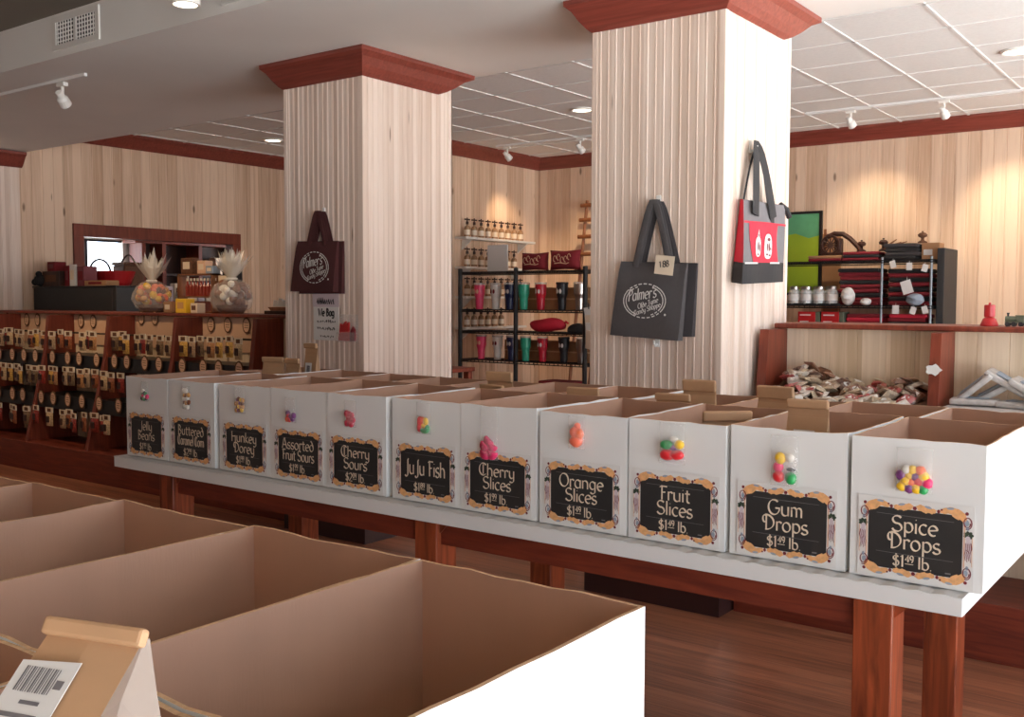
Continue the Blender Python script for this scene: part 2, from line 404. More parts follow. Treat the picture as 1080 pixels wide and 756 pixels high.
def beadboard(p0, p1, z0, z1, boards, depth=.007, gw=.012, thick=.02, normal=None, double=False):
    """wall strip from p0 to p1 (xy) with v-grooves cut into its face; the face is on the side of 'normal'"""
    bm = B()
    p0 = Vector(p0); p1 = Vector(p1); d = p1-p0; Ln = d.length; t = d/Ln
    n = Vector(normal)
    prof = [(0.0, 0.0)]
    s = 0.0; k = 0
    while s < Ln - boards*.6:
        s += boards
        g = gw
        if s + g*2 < Ln and double:
            h = depth*.75
            prof += [(s-g, 0), (s-g*.75, -depth*.6), (s-g*.5, 0), (s-g*.3, h*.8), (s, h), (s+g*.3, h*.8), (s+g*.5, 0), (s+g*.75, -depth*.6), (s+g, 0)]
        elif s + g < Ln:
            prof += [(s-g/2, 0), (s-g*.15, -depth), (s+g*.15, -depth), (s+g/2, 0)]
            if False:
                s2 = s + .02
                prof += [(s2-g/2, 0), (s2-g*.15, -depth), (s2+g*.15, -depth), (s2+g/2, 0)]
        k += 1
    prof.append((Ln, 0))
    a = []; c = []
    for s, q in prof:
        p = p0 + t*s + n*q
        a.append(bm.verts.new((p.x, p.y, z0))); c.append(bm.verts.new((p.x, p.y, z1)))
    for i in range(len(prof)-1): bm.faces.new((a[i], a[i+1], c[i+1], c[i]))
    q0 = p0 - n*thick; q1 = p1 - n*thick
    d0 = bm.verts.new((q0.x,q0.y,z0)); d1 = bm.verts.new((q1.x,q1.y,z0)); e0 = bm.verts.new((q0.x,q0.y,z1)); e1 = bm.verts.new((q1.x,q1.y,z1))
    bm.faces.new((d1,d0,e0,e1)); bm.faces.new((d0,a[0],c[0],e0)); bm.faces.new((a[-1],d1,e1,c[-1]))
    bm.faces.new(a[::-1]+[d0,d1]); bm.faces.new(c+[e1,e0])
    return bm

def join(*bms):
    out = bms[0]
    for x in bms[1:]:
        me = bpy.data.meshes.new('t'); x.to_mesh(me); x.free(); out.from_mesh(me); bpy.data.meshes.remove(me)
    return out

# left wall with its hatch opening y 6.46..8.87, z 1.2..2.54
OY0, OY1, OZ0, OZ1 = 6.46, 8.88, 1.20, 2.54
struct('wall_left', join(beadboard((XL, YF), (XL, OY0), 0, ZG, .13, normal=(1,0), thick=.12),
                         beadboard((XL, OY1), (XL, YJ), 0, ZG, .13, normal=(1,0), thick=.12),
                         beadboard((XL, OY0), (XL, OY1), OZ1, ZG, .13, normal=(1,0), thick=.12),
                         beadboard((XL, OY0), (XL, OY1), 0, OZ0, .13, normal=(1,0), thick=.12)), M['pine_wall'])
struct('wall_left_return', join(beadboard((XL-.12, YJ), (XM, YJ), 0, ZG, .13, normal=(0,-1), thick=.12),
                         beadboard((XM, YJ), (XM, YB), 0, ZG, .13, normal=(1,0), thick=.12)), M['pine_wall'])
struct('wall_back', beadboard((XM-.12, YB), (XR, YB), 0, ZG, .13, normal=(0,-1), thick=.12), M['pine_wall'])
# shopfront wall on +X: low sill, piers and a head round big panes
b = B()
WY = [(-2.3, 0.1), (0.3, 2.7), (2.9, 5.3), (5.7, 10.2)]; WZ0, WZ1 = .12, 3.2
box(b, XR, XR+.2, YF-.2, YB+.2, 0, WZ0); box(b, XR, XR+.2, YF-.2, YB+.2, WZ1, ZG)
ys = [YF-.2] + [v for w in WY for v in w] + [YB+.2]
for i in range(0, len(ys), 2): box(b, XR, XR+.2, ys[i], ys[i+1], WZ0, WZ1)
struct('wall_right', b, M['white'])
b = B()
FX = [(1.7, 2.7)]
box(b, -14, XR, YF-.2, YF, 0, WZ0); box(b, -14, XR, YF-.2, YF, WZ1, ZG)
xs = [-14] + [v for w in FX for v in w] + [XR]
for i in range(0, len(xs), 2): box(b, xs[i], xs[i+1], YF-.2, YF, WZ0, WZ1)
struct('wall_front', b, M['pine_wall'])
n_w = 1
def wframe(name, axis, p, a0, a1):
    bm = B()
    for (u0, u1, z0, z1) in ((a0, a0+.05, WZ0, WZ1), (a1-.05, a1, WZ0, WZ1), (a0+.05, a1-.05, WZ0, WZ0+.06), (a0+.05, a1-.05, WZ1-.06, WZ1), (a0+.05, a1-.05, 2.42, 2.47)):
        if axis == 0: box(bm, p+.06, p+.14, u0, u1, z0, z1)
        else: box(bm, u0, u1, p-.14, p-.06, z0, z1)
    struct(name, bm, M['blackmatte'])
for y0, y1 in WY: wframe('window_%d' % n_w, 0, XR, y0, y1); n_w += 1
for x0, x1 in FX: wframe('window_%d' % n_w, 1, YF, x0, x1); n_w += 1

# ceilings
b = B(); box(b, XL-.2, XR+.2, YS0, YS1, ZS, ZG+.12); struct('ceiling', b, M['gyp'])          # gypsum soffit, its face towards the viewer
b = B(); box(b, XL-.2, XR+.2, YF-.2, YS0, ZN, ZN+.12); struct('ceiling_front', b, M['gyp_shade'])
b = B(); box(b, XL-2.9, XR+.2, YS1, YB+.2, ZG, ZG+.1); struct('ceiling_tiles', b, M['tile'])
b = B()
TS = .706
k = -13
while True:
    x = -2.625 + k*TS; k += 1
    if x > XR: break
    if x < XL: continue
    box(b, x-.012, x+.012, YS1, YB, ZG-.008, ZG+.002)
for k in range(0, 8):
    y = 7.22 - TS*1 + k*TS
    if YS1 < y < YB: box(b, XL, XR, y-.012, y+.012, ZG-.008, ZG+.002)
struct('ceiling_grid', b, M['tbar'])

# crown mouldings
CP = [(0,0), (.006,0), (.03,.022), (.058,.058), (.088,.108), (.12,.138), (.12,.165), (0,.165)]
def crown(bm, pts, z0, closed=False, scale=1.0, endcut=0.0):
    """sweep the crown profile along a plan polyline; the room side is to the right of travel"""
    pts = [Vector(p) for p in pts]; n = len(pts); rings = []
    for i in range(n):
        a = pts[i]-pts[i-1] if (i > 0 or closed) else pts[1]-pts[0]
        c = pts[(i+1)%n]-pts[i] if (i < n-1 or closed) else pts[-1]-pts[-2]
        a.normalize(); c.normalize()
        na = Vector((a.y,-a.x)); nc = Vector((c.y,-c.x))
        m = (na+nc); m = m/ (m.dot(na)) if m.length > 1e-6 else na
        rings.append([bm.verts.new((pts[i].x+m.x*u*scale, pts[i].y+m.y*u*scale, z0+v*scale)) for u, v in CP])
    if endcut:
        for v, (u, w) in zip(rings[-1], CP): v.co.y += endcut*u/.12
    rng = n if closed else n-1
    for i in range(rng):
        r0, r1 = rings[i], rings[(i+1)%n]
        for k in range(len(CP)):
            bm.faces.new((r0[k], r0[(k+1)%len(CP)], r1[(k+1)%len(CP)], r1[k]))
    if not closed:
        bm.faces.new(rings[0]); bm.faces.new(rings[-1][::-1])
    return bm
b = B(); crown(b, [(XL, YS1), (XL, YJ), (XM, YJ), (XM, YB), (XR, YB)], ZG-.165); struct('trim_1', b, M['crown'])
# the stub of a wall pilaster at the far left with its own crown
b = B(); crown(b, [(XL+.06, YF), (XL+.06, YS1-.02)], ZS-.175); struct('trim_2', b, M['crown'])
struct('wall_left_pilaster', beadboard((XL+.055, YF), (XL+.055, YS1-.05), 0, ZS, .1, normal=(1,0), thick=.05), M['pine_col'])

# columns wrapped in beadboard
def column(name, x1, y0, w, d, crown_name, base_name):
    x0 = x1-w; y1 = y0+d
    parts = [beadboard((x0,y0), (x1,y0), 0, ZG, .049, depth=.0045, gw=.009, normal=(0,-1), thick=.02, double=True),
             beadboard((x1,y0), (x1,y1), 0, ZG, .049, depth=.003, gw=.008, normal=(1,0), thick=.02, double=True),
             beadboard((x1,y1), (x0,y1), 0, ZG, .098, normal=(0,1), thick=.02),
             beadboard((x0,y1), (x0,y0), 0, ZG, .098, normal=(-1,0), thick=.02)]
    struct(name, join(*parts), M['pine_col'])
    # plain corner boards
    b = B()
    box(b, x1-.035, x1+.004, y0-.004, y0+.035, .13, ZS-.02, bev=.003)
    box(b, x1-.012, x1+.004, y1-.05, y1-.012, .13, ZG); box(b, x0-.004, x0+.03, y0-.004, y0+.03, .13, ZS-.02, bev=.003)
    struct(crown_name+'_corner', b, M['pine_col'])
    b = B(); crown(b, [(x0, YS1-.25), (x0, y0), (x1, y0), (x1, 5.545)], ZS-.165, endcut=.29); struct(crown_name, b, M['crown'])
    b = B(); crown_pts = None
    box(b, x0-.02, x1+.02, y0-.02, y0, 0, .14); box(b, x1, x1+.02, y0, y1, 0, .14); box(b, x0-.02, x0, y0, y1, 0, .14)
    struct(base_name, b, M['dark_base'])
column('wall_column_right', -2.238, 4.8, .79, .885, 'trim_3', 'baseboard_column_right')
column('wall_column_left', -4.822, 4.8, .775, .917, 'trim_4', 'baseboard_column_left')

# the hatch room behind the left wall
HX = -12.75
b = B()
WYa, WYb, WZa, WZb = 7.38, 8.02, 1.75, 2.46      # window in the hatch room's far wall
box(b, HX-.1, HX, 5.6, WYa, 0, ZG); box(b, HX-.1, HX, WYb, 11.0, 0, ZG); box(b, HX-.1, HX, WYa, WYb, 0, WZa); box(b, HX-.1, HX, WYa, WYb, WZb, ZG)
box(b, HX, XL-.12, 5.5, 5.6, 0, ZG); box(b, HX, XL-.12, 10.9, 11.0, 0, ZG)
struct('wall_hatch_room', b, M['white'])
b = B(); box(b, HX-.1, XL-.12, 5.5, 11, 2.75, 2.85); struct('ceiling_hatch_room', b, M['gyp'])
b = B()
box(b, HX-.06, HX-.02, WYa+.09, WYa+.13, WZa+.03, WZb-.03); box(b, HX-.06, HX-.02, WYa, WYb, WZb-.03, WZb); box(b, HX-.06, HX-.02, WYa, WYb, WZa, WZa+.03)
struct('window_6', b, M['fabdark'])
# red-stained casing of the hatch
b = B()
fw = .13
for (y0, y1, z0, z1) in ((OY0, OY0+fw, OZ0+.06, OZ1-.15), (OY1-fw, OY1, OZ0+.06, OZ1-.15), (OY0, OY1, OZ1-.15, OZ1), (OY0, OY1, OZ0, OZ0+.06)):
    box(b, XL-.13, XL+.03, y0, y1, z0, z1, bev=.004)
struct('trim_5', b, M['rack'])

# ------------------------------------------------------------------ soffit vents, lamps, tracks
def vent(x0, x1, z0, z1, label):
    t = thing('air_vent', label, 'vent', ((x0+x1)/2, YS0, z0))
    y = YS0
    b = B()
    for (a, c, d, e) in ((x0, x1, z1-.035, z1), (x0, x1, z0, z0+.035), (x0, x0+.045, z0+.035, z1-.035), (x1-.045, x1, z0+.035, z1-.035)):
        box(b, a, c, y-.012, y, d, e)
    obj('frame', b, M['plastic_w'], t, world=True)
    b = B(); box(b, x0+.04, x1-.04, y-.002, y-.0005, z0+.03, z1-.03); obj('backing', b, M['black'], t, world=True)
    b = B(); n = 14
    for i in range(n):
        x = x0+.05+(x1-x0-.1)*(i+.5)/n
        box(b, x-.003, x+.003, y-.01, y-.0045, z0+.035, z1-.035)
    for k in range(5):
        z = z0+.04+(z1-z0-.08)*(k+.5)/5
        box(b, x0+.045, x1-.045, y-.004, y-.0025, z-.005, z+.005)
    box(b, (x0+x1)/2-.01, (x0+x1)/2+.01, y-.011, y-.003, z0+.03, z1-.03)
    s = obj('slats', b, M['plastic_w'], t, world=True); s['kind'] = 'stuff'
vent(-6.69, -6.12, 3.335, 3.555, 'white slatted air vent in the grey soffit face at upper left')
vent(-4.86, -4.35, 3.335, 3.555, 'white slatted air vent at the top edge, right of the hanging downlight')

def recessed(x, y, z, r, label):
    t = thing('recessed_light', label, 'ceiling light', (x, y, z-.02), group='recessed lights in the tile ceiling')
    b = B(); lathe(b, [(r*.8,.018),(r*.8,.004),(r*.95,-.002),(r*1.05,.006),(r*1.05,.019)], n=24); obj('trim_ring', b, M['plastic_w'], t)
    b = B(); lathe(b, [(0,.006),(r*.8,.006),(r*.8,.016),(0,.016)], n=24); obj('lens', b, M['lamp'], t)
recessed(-10.07, 8.45, ZG, .12, 'round recessed light in the tiles above the hatch wall')
recessed(-5.83, 9.03, ZG, .12, 'round recessed light in the tiles between the two columns')
recessed(-1.66, 8.98, ZG, .12, 'round recessed light in the tiles at the right edge')

def track_light(x, y, z, L0, L1, axis, heads, label, cat='track light', aim=(0,1,-1)):
    t = thing('track_light', label, cat, (x, y, z-.05))
    b = B()
    if axis == 0: box(b, L0, L1, y-.012, y+.012, z-.022, z)
    else: box(b, x-.018, x+.018, L0, L1, z-.035, z)
    obj('rail', b, M['tbar'], t, world=True)
    for hx, hy in heads:
        b = B()
        box(b, hx-.05, hx+.05, hy-.02, hy+.02, z-.06, z-.03, bev=.004)
        tube(b, [(hx,hy,z-.05),(hx,hy,z-.13)], .012)
        a = Vector(aim).normalized()
        q = Vector((0,0,1)).rotation_difference(a).to_matrix().to_4x4()
        hm = Matrix.Translation((hx,hy,z-.15)) @ q @ Matrix.Scale(.8,4)
        b2 = B(); lathe(b2, [(0,-.085),(.03,-.085),(.034,-.03),(.052,.0),(.056,.07),(.05,.075),(.045,.04),(0,.03)], n=16); xf(b2, hm)
        h = obj('lamp_head', join(b, b2), M['plastic_w'], t, world=True, smooth=False)
        b2 = B(); lathe(b2, [(0,.045),(.044,.045),(.044,.055),(0,.055)], n=16); xf(b2, hm); obj('lens', b2, M['lamp'], t, world=True)
    return t
track_light(-7.6, 4.09, ZS, -10.2, -6.93, 0, [(-7.25, 4.09), (-9.2, 4.09)], 'white track light on the soffit at upper left', aim=(-.5,.8,-.7))  # second head added out of view to brighten the left rack
track_light(-7.3, 10.5, ZG, -8.1, -5.6, 0, [(-7.92, 10.5), (-6.8, 10.5)], 'white track light above the tumbler shelf', aim=(.3,.9,-.8))
track_light(-2.6, 10.6, ZG, -4.0, -1.4, 0, [(-3.52, 10.6), (-2.6, 10.6)], 'white track light along the back wall at upper right', aim=(.2,.9,-.8))
t = thing('pendant_light', 'round white downlight cut by the top edge of the picture', 'ceiling light', (-4.62, 3.3, 3.2))
b = B(); lathe(b, [(.0,.02),(.06,.015),(.062,0),(.075,0),(.08,.1),(.06,.17),(0,.18)], n=24); obj('shade', b, M['plastic_w'], t, smooth=False)
b = B(); tube(b, [(0,0,.17),(0,0,.378)], .012); obj('stem', b, M['plastic_w'], t)
b = B(); lathe(b, [(0,.003),(.06,.003),(.06,.013),(0,.013)], n=24); obj('lens', b, M['lamp'], t)

# ------------------------------------------------------------------ cartons
def carton(w, d, h, th=.006, seed=0, bow=.004, seg=8, dp=.005):
    """open box: wavy rim, slightly bowed walls; origin at the front-left corner of the bottom. mats: 0 outside, 1 inside, 2 rim"""
    r = random.Random(seed); bm = B()
    bows = [r.uniform(-bow, bow) for _ in range(4)]
    def loop(off, zf):
        P = []
        x0, x1, y0, y1 = off, w-off, off, d-off
        for s, ((ax,ay),(bx,by),(nx,ny)) in enumerate((((x0,y0),(x1,y0),(0,-1)), ((x1,y0),(x1,y1),(1,0)), ((x1,y1),(x0,y1),(0,1)), ((x0,y1),(x0,y0),(-1,0)))):
            for i in range(seg):
                f = i/seg; k = math.sin(PI*f)*bows[s]
                P.append((ax+(bx-ax)*f, ay+(by-ay)*f, nx*k, ny*k, f, s))
        return P
    jit = [r.uniform(-.0022,.0022) for _ in range(4*seg)]
    dip = [r.uniform(0,dp) for _ in range(4)]
    def ring(off, z, top):
        vs = []
        for j, (x, y, kx, ky, f, s) in enumerate(loop(off, z)):
            q = z/h
            zz = z + (jit[j] - dip[s]*math.sin(PI*f) if top else 0)
            vs.append(bm.verts.new((x+kx*q, y+ky*q, zz)))
        return vs
    o0, o1, i1, i0 = ring(0,0,False), ring(0,h,True), ring(th,h,True), ring(th,th,False)
    n = 4*seg
    for k in range(n):
        for a, c, mi in ((o0,o1,0),(o1,i1,2),(i1,i0,1)):
            f = bm.faces.new((a[k], a[(k+1)%n], c[(k+1)%n], c[k])); f.material_index = mi
    f = bm.faces.new(o0[::-1]); f.material_index = 0
    f = bm.faces.new(i0); f.material_index = 1
    return bm
CM = [M['white_card'], M['kraft'], M['kraft_edge']]
ZT = .85
EDG = [-4.666,-4.300,-3.913,-3.542,-3.174,-2.799,-2.438,-2.068,-1.70,-1.332,-.951,-.587]
GAP = [.014,.030,.003,.003,.030,.003,.016,.008,.016,.014,.0]
NAMES = [(['Jelly','Beans'],'1','99'), (['Buttered','Caramel Corn'],'2','99'), (['Hunkey','Dorey'],'1','99'), (['Assorted','Fruit Sours'],'1','99'), (['Cherry','Sours'],'2','09'),
         (['JuJu Fish'],'1','89'), (['Cherry','Slices'],'1','99'), (['Orange','Slices'],'1','49'), (['Fruit','Slices'],'1','49'), (['Gum','Drops'],'1','49'), (['Spice','Drops'],'1','49')]

# sign pieces shared by all front boxes; local frame u (right), v (up) about the sign's centre, printed on the face y=-0.0005
SW, SH = .300, .222
def PP(off): return lambda u, v: (u, -off, v)
def sign_meshes():
    out = {}
    b = B(); box(b, -SW/2-.008, SW/2+.008, -.0008, 0, -SH/2-.006, SH/2+.006); out['sheet'] = (b, M['paper'])
    b = B(); box(b, -.128, .128, -.0014, -.0008, -.088, .088); out['panel'] = (b, M['black_panel'])
    g = B(); ac = B(); sc = B(); fg = B(); pe = B()
    P1, P2, P3 = PP(.0018), PP(.0022), PP(.0026)
    for sv in (1, -1):
        for su in (1, -1):
            # corner acanthus: a big fan of leaves
            for (u, v, ru, rv, ro) in ((.118,.094,.022,.010,.5),(.100,.099,.020,.010,.1),(.083,.097,.016,.008,-.25),(.128,.083,.012,.009,.9),(.109,.087,.016,.007,.6)):
                disc(g, su*u, sv*v, ru, rv, P1, n=16, rot=su*sv*-ro, fan=(7,.12))
            # centre shells, in pairs
            for (u, v, ru, rv, ro) in ((.020,.096,.016,.0095,.25),(.034,.094,.014,.010,-.2),(.048,.091,.010,.007,-.4)):
                disc(g, su*u, sv*v, ru, rv, P1, n=16, rot=su*sv*-ro, fan=(6,.14))
            disc(ac, su*.036, sv*.101, .010, .0035, P2, n=10, rot=su*sv*-.2, mi=0)
            disc(ac, su*.095, sv*.105, .010, .0035, P2, n=10, rot=su*sv*.1, mi=0)
            disc(ac, su*.064, sv*.093, .0045, .0055, P2, n=8, mi=1)
            disc(ac, su*.072, sv*.099, .003, .003, P2, n=8, mi=1)
            disc(ac, su*.138, sv*.096, .005, .005, P2, n=8, mi=1)
            # corner scroll: maroon ring round a grey boss
            pen(sc, [(su*.140+.011*math.cos(a*PI/8)*(1-.02*a), sv*.070+.016*math.sin(a*PI/8)*(1-.02*a)) for a in range(-5, 17)], P2, .0022, .0034, mi=0)
            disc(sc, su*.138, sv*.070, .006, .009, P1, n=12, mi=1)
            disc(sc, su*.141, sv*.055, .004, .006, P2, n=10, mi=1)
        disc(ac, 0, sv*.094, .006, .006, P2, n=6, mi=1)
    for su in (1, -1):
        for v in (-.02,):
            box(pe, su*.1325-.0016, su*.1325+.0016, -.0018, -.0008, -.055, .062)
            box(pe, su*.153-.0008, su*.153+.0008, -.0018, -.0008, -.05, .03)
        # figure at the side: dark leafy hair, pale face, gown in fine folds
        for k in range(7):
            a = 2*PI*k/7
            disc(fg, su*.143+.008*math.cos(a), .037+.006*math.sin(a), .006, .0045, P1, n=8, rot=a, mi=0)
        disc(fg, su*.142, .027, .0065, .0075, P2, n=12, mi=1)
        disc(fg, su*.143, -.002, .009, .028, P1, n=14, mi=1)
        for k in range(4):
            x = su*(.136+.0045*k)
            pen(fg, [(x, .014), (x+su*.002, 0), (x-su*.002, -.018), (x+su*.001, -.034-.004*(k%2))], P3, .0008, .0016, mi=2)
        pen(fg, [(su*.150,.016),(su*.153,0),(su*.148,-.012),(su*.139,-.004)], P3, .001, .002, mi=2)
    out['gilt_leaves'] = (g, M['gilt']); out['leaf_accents'] = (ac, [M['bluegrey'], M['maroon']]); out['scrolls'] = (sc, [M['maroon'], M['bluegrey']])
    out['figures'] = (fg, [M['hair'], M['lilac'], M['maroon']]); out['side_rules'] = (pe, M['peach'])
    return out
SIGN = None
def make_sign(parent, cu, cv, fy, lines, dollars, cents):
    """the sign sheet is a part of its box; its printed pieces are sub-parts"""
    global SIGN
    if SIGN is None:
        SIGN = {}
        for k, (bm, ms) in sign_meshes().items():
            me = bpy.data.meshes.new('sign_'+k)
            bmesh.ops.recalc_face_normals(bm, faces=bm.faces[:]); bm.to_mesh(me); bm.free()
            for m_ in (ms if isinstance(ms, list) else [ms]): me.materials.append(m_)
            SIGN[k] = me
    sh = bpy.data.objects.new('price_sign', SIGN['sheet']); C.objects.link(sh); sh.parent = parent; sh.location = (cu, fy, cv)
    sh['label'] = 'printed black price sign with an ornate gold border'
    for k, nm in (('panel','black_panel'),('gilt_leaves','gilt_leaves'),('leaf_accents','leaf_accents'),('scrolls','corner_scrolls'),('figures','side_figures'),('side_rules','side_rules')):
        o = bpy.data.objects.new(nm, SIGN[k]); C.objects.link(o); o.parent = sh
    b = B(); P = PP(.0022)
    if len(lines) == 2:
        for s, v in zip(lines, (.022, -.027)):
            h = .046
            wd = min(1.0, .212/(text_w(s)*h))
            write(b, s, 0, v, h, P, wide=wd*.98, tmin=.045, tmax=.135)
    else:
        write(b, lines[0], 0, -.012, .06, P, wide=min(1, .215/(text_w(lines[0])*.06)), tmin=.04, tmax=.12)
    obj('flavour_lettering', b, M['cream'], sh)
    b = B()
    w = write(b, '$'+dollars, -.058, -.078, .034, P, align='l', tmin=.07, tmax=.15)
    w2 = write(b, cents, -.058+w+.001, -.063, .020, P, align='l', tmin=.1, tmax=.2)
    pen(b, [(-.058+w+.001, -.068), (-.058+w+w2, -.068)], P, .002, .002)
    write(b, 'lb.', -.058+w+w2+.012, -.078, .034, P, align='l', tmin=.07, tmax=.15)
    obj('price_lettering', b, M['cream'], sh)
    b = B()
    for v0, n_ in ((.070, 2), (-.041, 2)):
        pen(b, [(-.105, v0), (-.03, v0-.001), (.105, v0-.002)], P, .0012, .0012)
    pen(b, [(.085,-.078),(.1,-.078)], P, .004, .004)
    obj('fine_print', b, M['fabg2'], sh)

ORD = ['first','second','third','fourth','fifth','sixth','seventh','eighth','ninth','tenth','eleventh','twelfth']
YJIT = [.0, .0, .006, .004, .0, .004, .002, .0, .0, .003, .0]
for i in range(11):
    x0 = EDG[i]; x1 = EDG[i+1]-GAP[i]; w = x1-x0
    fl = ' '.join(NAMES[i][0])
    t = thing('candy_box', 'white open carton on the long table with the %s sign' % fl, 'box', (x0, 2.94+YJIT[i], ZT), group='front row of white candy cartons')
    h = .408 + R.uniform(-.003,.004)
    obj('carton', carton(w, .575-YJIT[i], h, seed=20+i, bow=.0014), CM, t)
    if i == 10:   # deep box: a taped seam down its lit end
        pass
    cu = {6: .5, 7: .5}.get(i, .5)*w
    make_sign(t, cu, .122 if i > 0 else .118, -.0035, *NAMES[i])
    x0b = EDG[i]+R.uniform(0,.006)
    t2 = thing('candy_box', 'white open carton in the back row, directly behind the %s box' % fl, 'box', (x0b, 3.522, ZT), group='back row of white candy cartons')
    obj('carton', carton(EDG[i+1]-x0b-.006, .575, .392+R.uniform(-.006,.006), seed=60+i, bow=.002), CM, t2)

# candy sample pouches taped to the box fronts
def blob_bag(i, label, z, u, w, h, candies):
    x0 = EDG[i]; wbox = EDG[i+1]-GAP[i]-x0
    t = thing('candy_sample_bag', label, 'candy bag', (x0+u*wbox, 2.94+YJIT[i]-.020, z-h*.45), group='sample bags taped to the cartons')
    b = B(); nu, nv = 8, 10; F = []; K = []
    for iu in range(nu+1):
        F.append([]); K.append([])
        for iv in range(nv+1):
            a = iu/nu; c = iv/nv
            s = math.sin(PI*a)**.6 * (math.sin(PI*min(1, c*1.25+.02))**.5 if c < .8 else max(0, (1-c)/.2)*.55)
            x = (a-.5)*w*(1-.05*math.sin(3*c)); zz = -h*.02 + c*h
            F[-1].append(b.verts.new((x, -.014*s-.0006, zz))); K[-1].append(b.verts.new((x, .011*s+.0006, zz)))
    for iu in range(nu):
        for iv in range(nv):
            b.faces.new((F[iu][iv],F[iu+1][iv],F[iu+1][iv+1],F[iu][iv+1])); b.faces.new((K[iu][iv],K[iu][iv+1],K[iu+1][iv+1],K[iu+1][iv]))
    obj('pouch', b, M['pouch'], t, smooth=True)
    for (col, cx, cz, r, sx, sz) in candies:
        b = B()
        if sx < 0:    # a sugared slice: half disc
            lathe(b, [(0,0),(r*.95,0),(r,.004),(r*.95,.012),(0,.013)], n=18)
            for v in b.verts: v.co.y = min(v.co.y, 0.25*r)
            xf(b, RM(rx=PI/2, ry=cz*9, t=(cx,.004,cz)))
        else:
            ball(b, (0,0,0), r, sx=sx, sy=.62, sz=sz, sub=2)
            for v in b.verts:
                v.co += v.co.normalized()*R.uniform(-.06,.06)*r
                v.co.z *= 1.0; v.co += Vector((cx, -.001+R.uniform(-.0004,.0004), cz))
        obj('candy_piece', b, CANDY[col], t, smooth=True)
def pieces(cols, w, h0, h1, r, n, seed, sx=1.0, sz=1.0):
    q = random.Random(seed); out = []
    for k in range(n):
        nc = max(2, int(round(math.sqrt(n*2*w/(h1-h0+.001)))) if h1 > h0 else n); row = k//nc; nr = max(1, (n-1)//nc)
        out.append((cols[(k*2+row) % len(cols)], -w+2*w*((k % nc)+.5*(row % 2))/(nc-.5)+q.uniform(-.003,.003), h0+(h1-h0)*row/nr+q.uniform(-.003,.003), r*q.uniform(.9,1.12), sx, sz))
    return out
lab = 'small clear bag of %s taped above the %s sign'
blob_bag(0, lab % ('mixed jelly beans','Jelly Beans'), 1.185, .55, .06, .10, pieces(['black','white','green','pink'], .018, .012, .05, .012, 10, 1))
blob_bag(1, lab % ('popcorn','Caramel Corn'), 1.175, .47, .06, .115, pieces(['white','caramel','white','brown'], .017, .012, .085, .013, 14, 2))
blob_bag(2, lab % ('golden nut mix','Hunkey Dorey'), 1.185, .48, .075, .12, pieces(['caramel','yellow','purple','caramel','brown'], .022, .012, .06, .012, 16, 3))
blob_bag(3, lab % ('assorted sour balls','Fruit Sours'), 1.165, .42, .07, .11, pieces(['orange','purple','red','yellow','purple'], .018, .014, .04, .014, 7, 4))
blob_bag(4, lab % ('dark pink sours','Cherry Sours'), 1.175, .46, .07, .11, pieces(['cherry'], .018, .012, .05, .014, 9, 5))
blob_bag(5, lab % ('red and green fish candies','JuJu Fish'), 1.185, .52, .075, .125, [('red',-.018,.045,.014,1,1.6),('red',-.02,.022,.013,1,1.4),('orange',-.005,.05,.012,.8,1.4),('yellow',.012,.048,.013,1,1.3),('yellow',.002,.03,.012,1.3,1),('green',.006,.012,.014,1.7,.9),('green',.02,.022,.012,1,1.2)])
blob_bag(6, lab % ('bright pink slices','Cherry Slices'), 1.150, .43, .082, .20, [('pink',-.014,.05,.026,-1,1),('pink',.014,.052,.026,-1,1),('pink',-.014,.022,.026,-1,1),('pink',.014,.024,.026,-1,1),('pink',0,.07,.022,-1,1)])
blob_bag(7, lab % ('coral orange slices','Orange Slices'), 1.188, .47, .07, .115, [('coral',0,.026,.026,1.0,.9),('coral',-.006,.055,.021,1,1),('orange',.01,.05,.02,1,1.1),('coral',.004,.078,.012,1.2,1)])
blob_bag(8, lab % ('red, green and yellow slices','Fruit Slices'), 1.182, .49, .095, .135, [('red',-.016,.026,.024,1.2,.8),('red',.018,.028,.022,1.2,.8),('green',-.02,.058,.020,1.2,.8),('yellow',.026,.062,.018,1,.9),('purple',.004,.05,.012,1.2,.8),('white',.006,.08,.012,1.4,.7)])
blob_bag(9, lab % ('large gumdrops','Gum Drops'), 1.160, .50, .088, .155, [('red',-.018,.026,.019,1,1.0),('pink',-.019,.055,.017,1,1),('yellow',-.013,.082,.018,1,1.1),('green',.021,.024,.019,1,1.05),('black',.021,.05,.010,1.5,.6),('white',.017,.085,.014,1,1)])
blob_bag(10, lab % ('small bright gumdrops','Spice Drops'), 1.172, .50, .100, .125, pieces(['yellow','orange','purple','red','yellow','pink','green','white','purple','yellow'], .033, .012, .062, .0155, 15, 9))

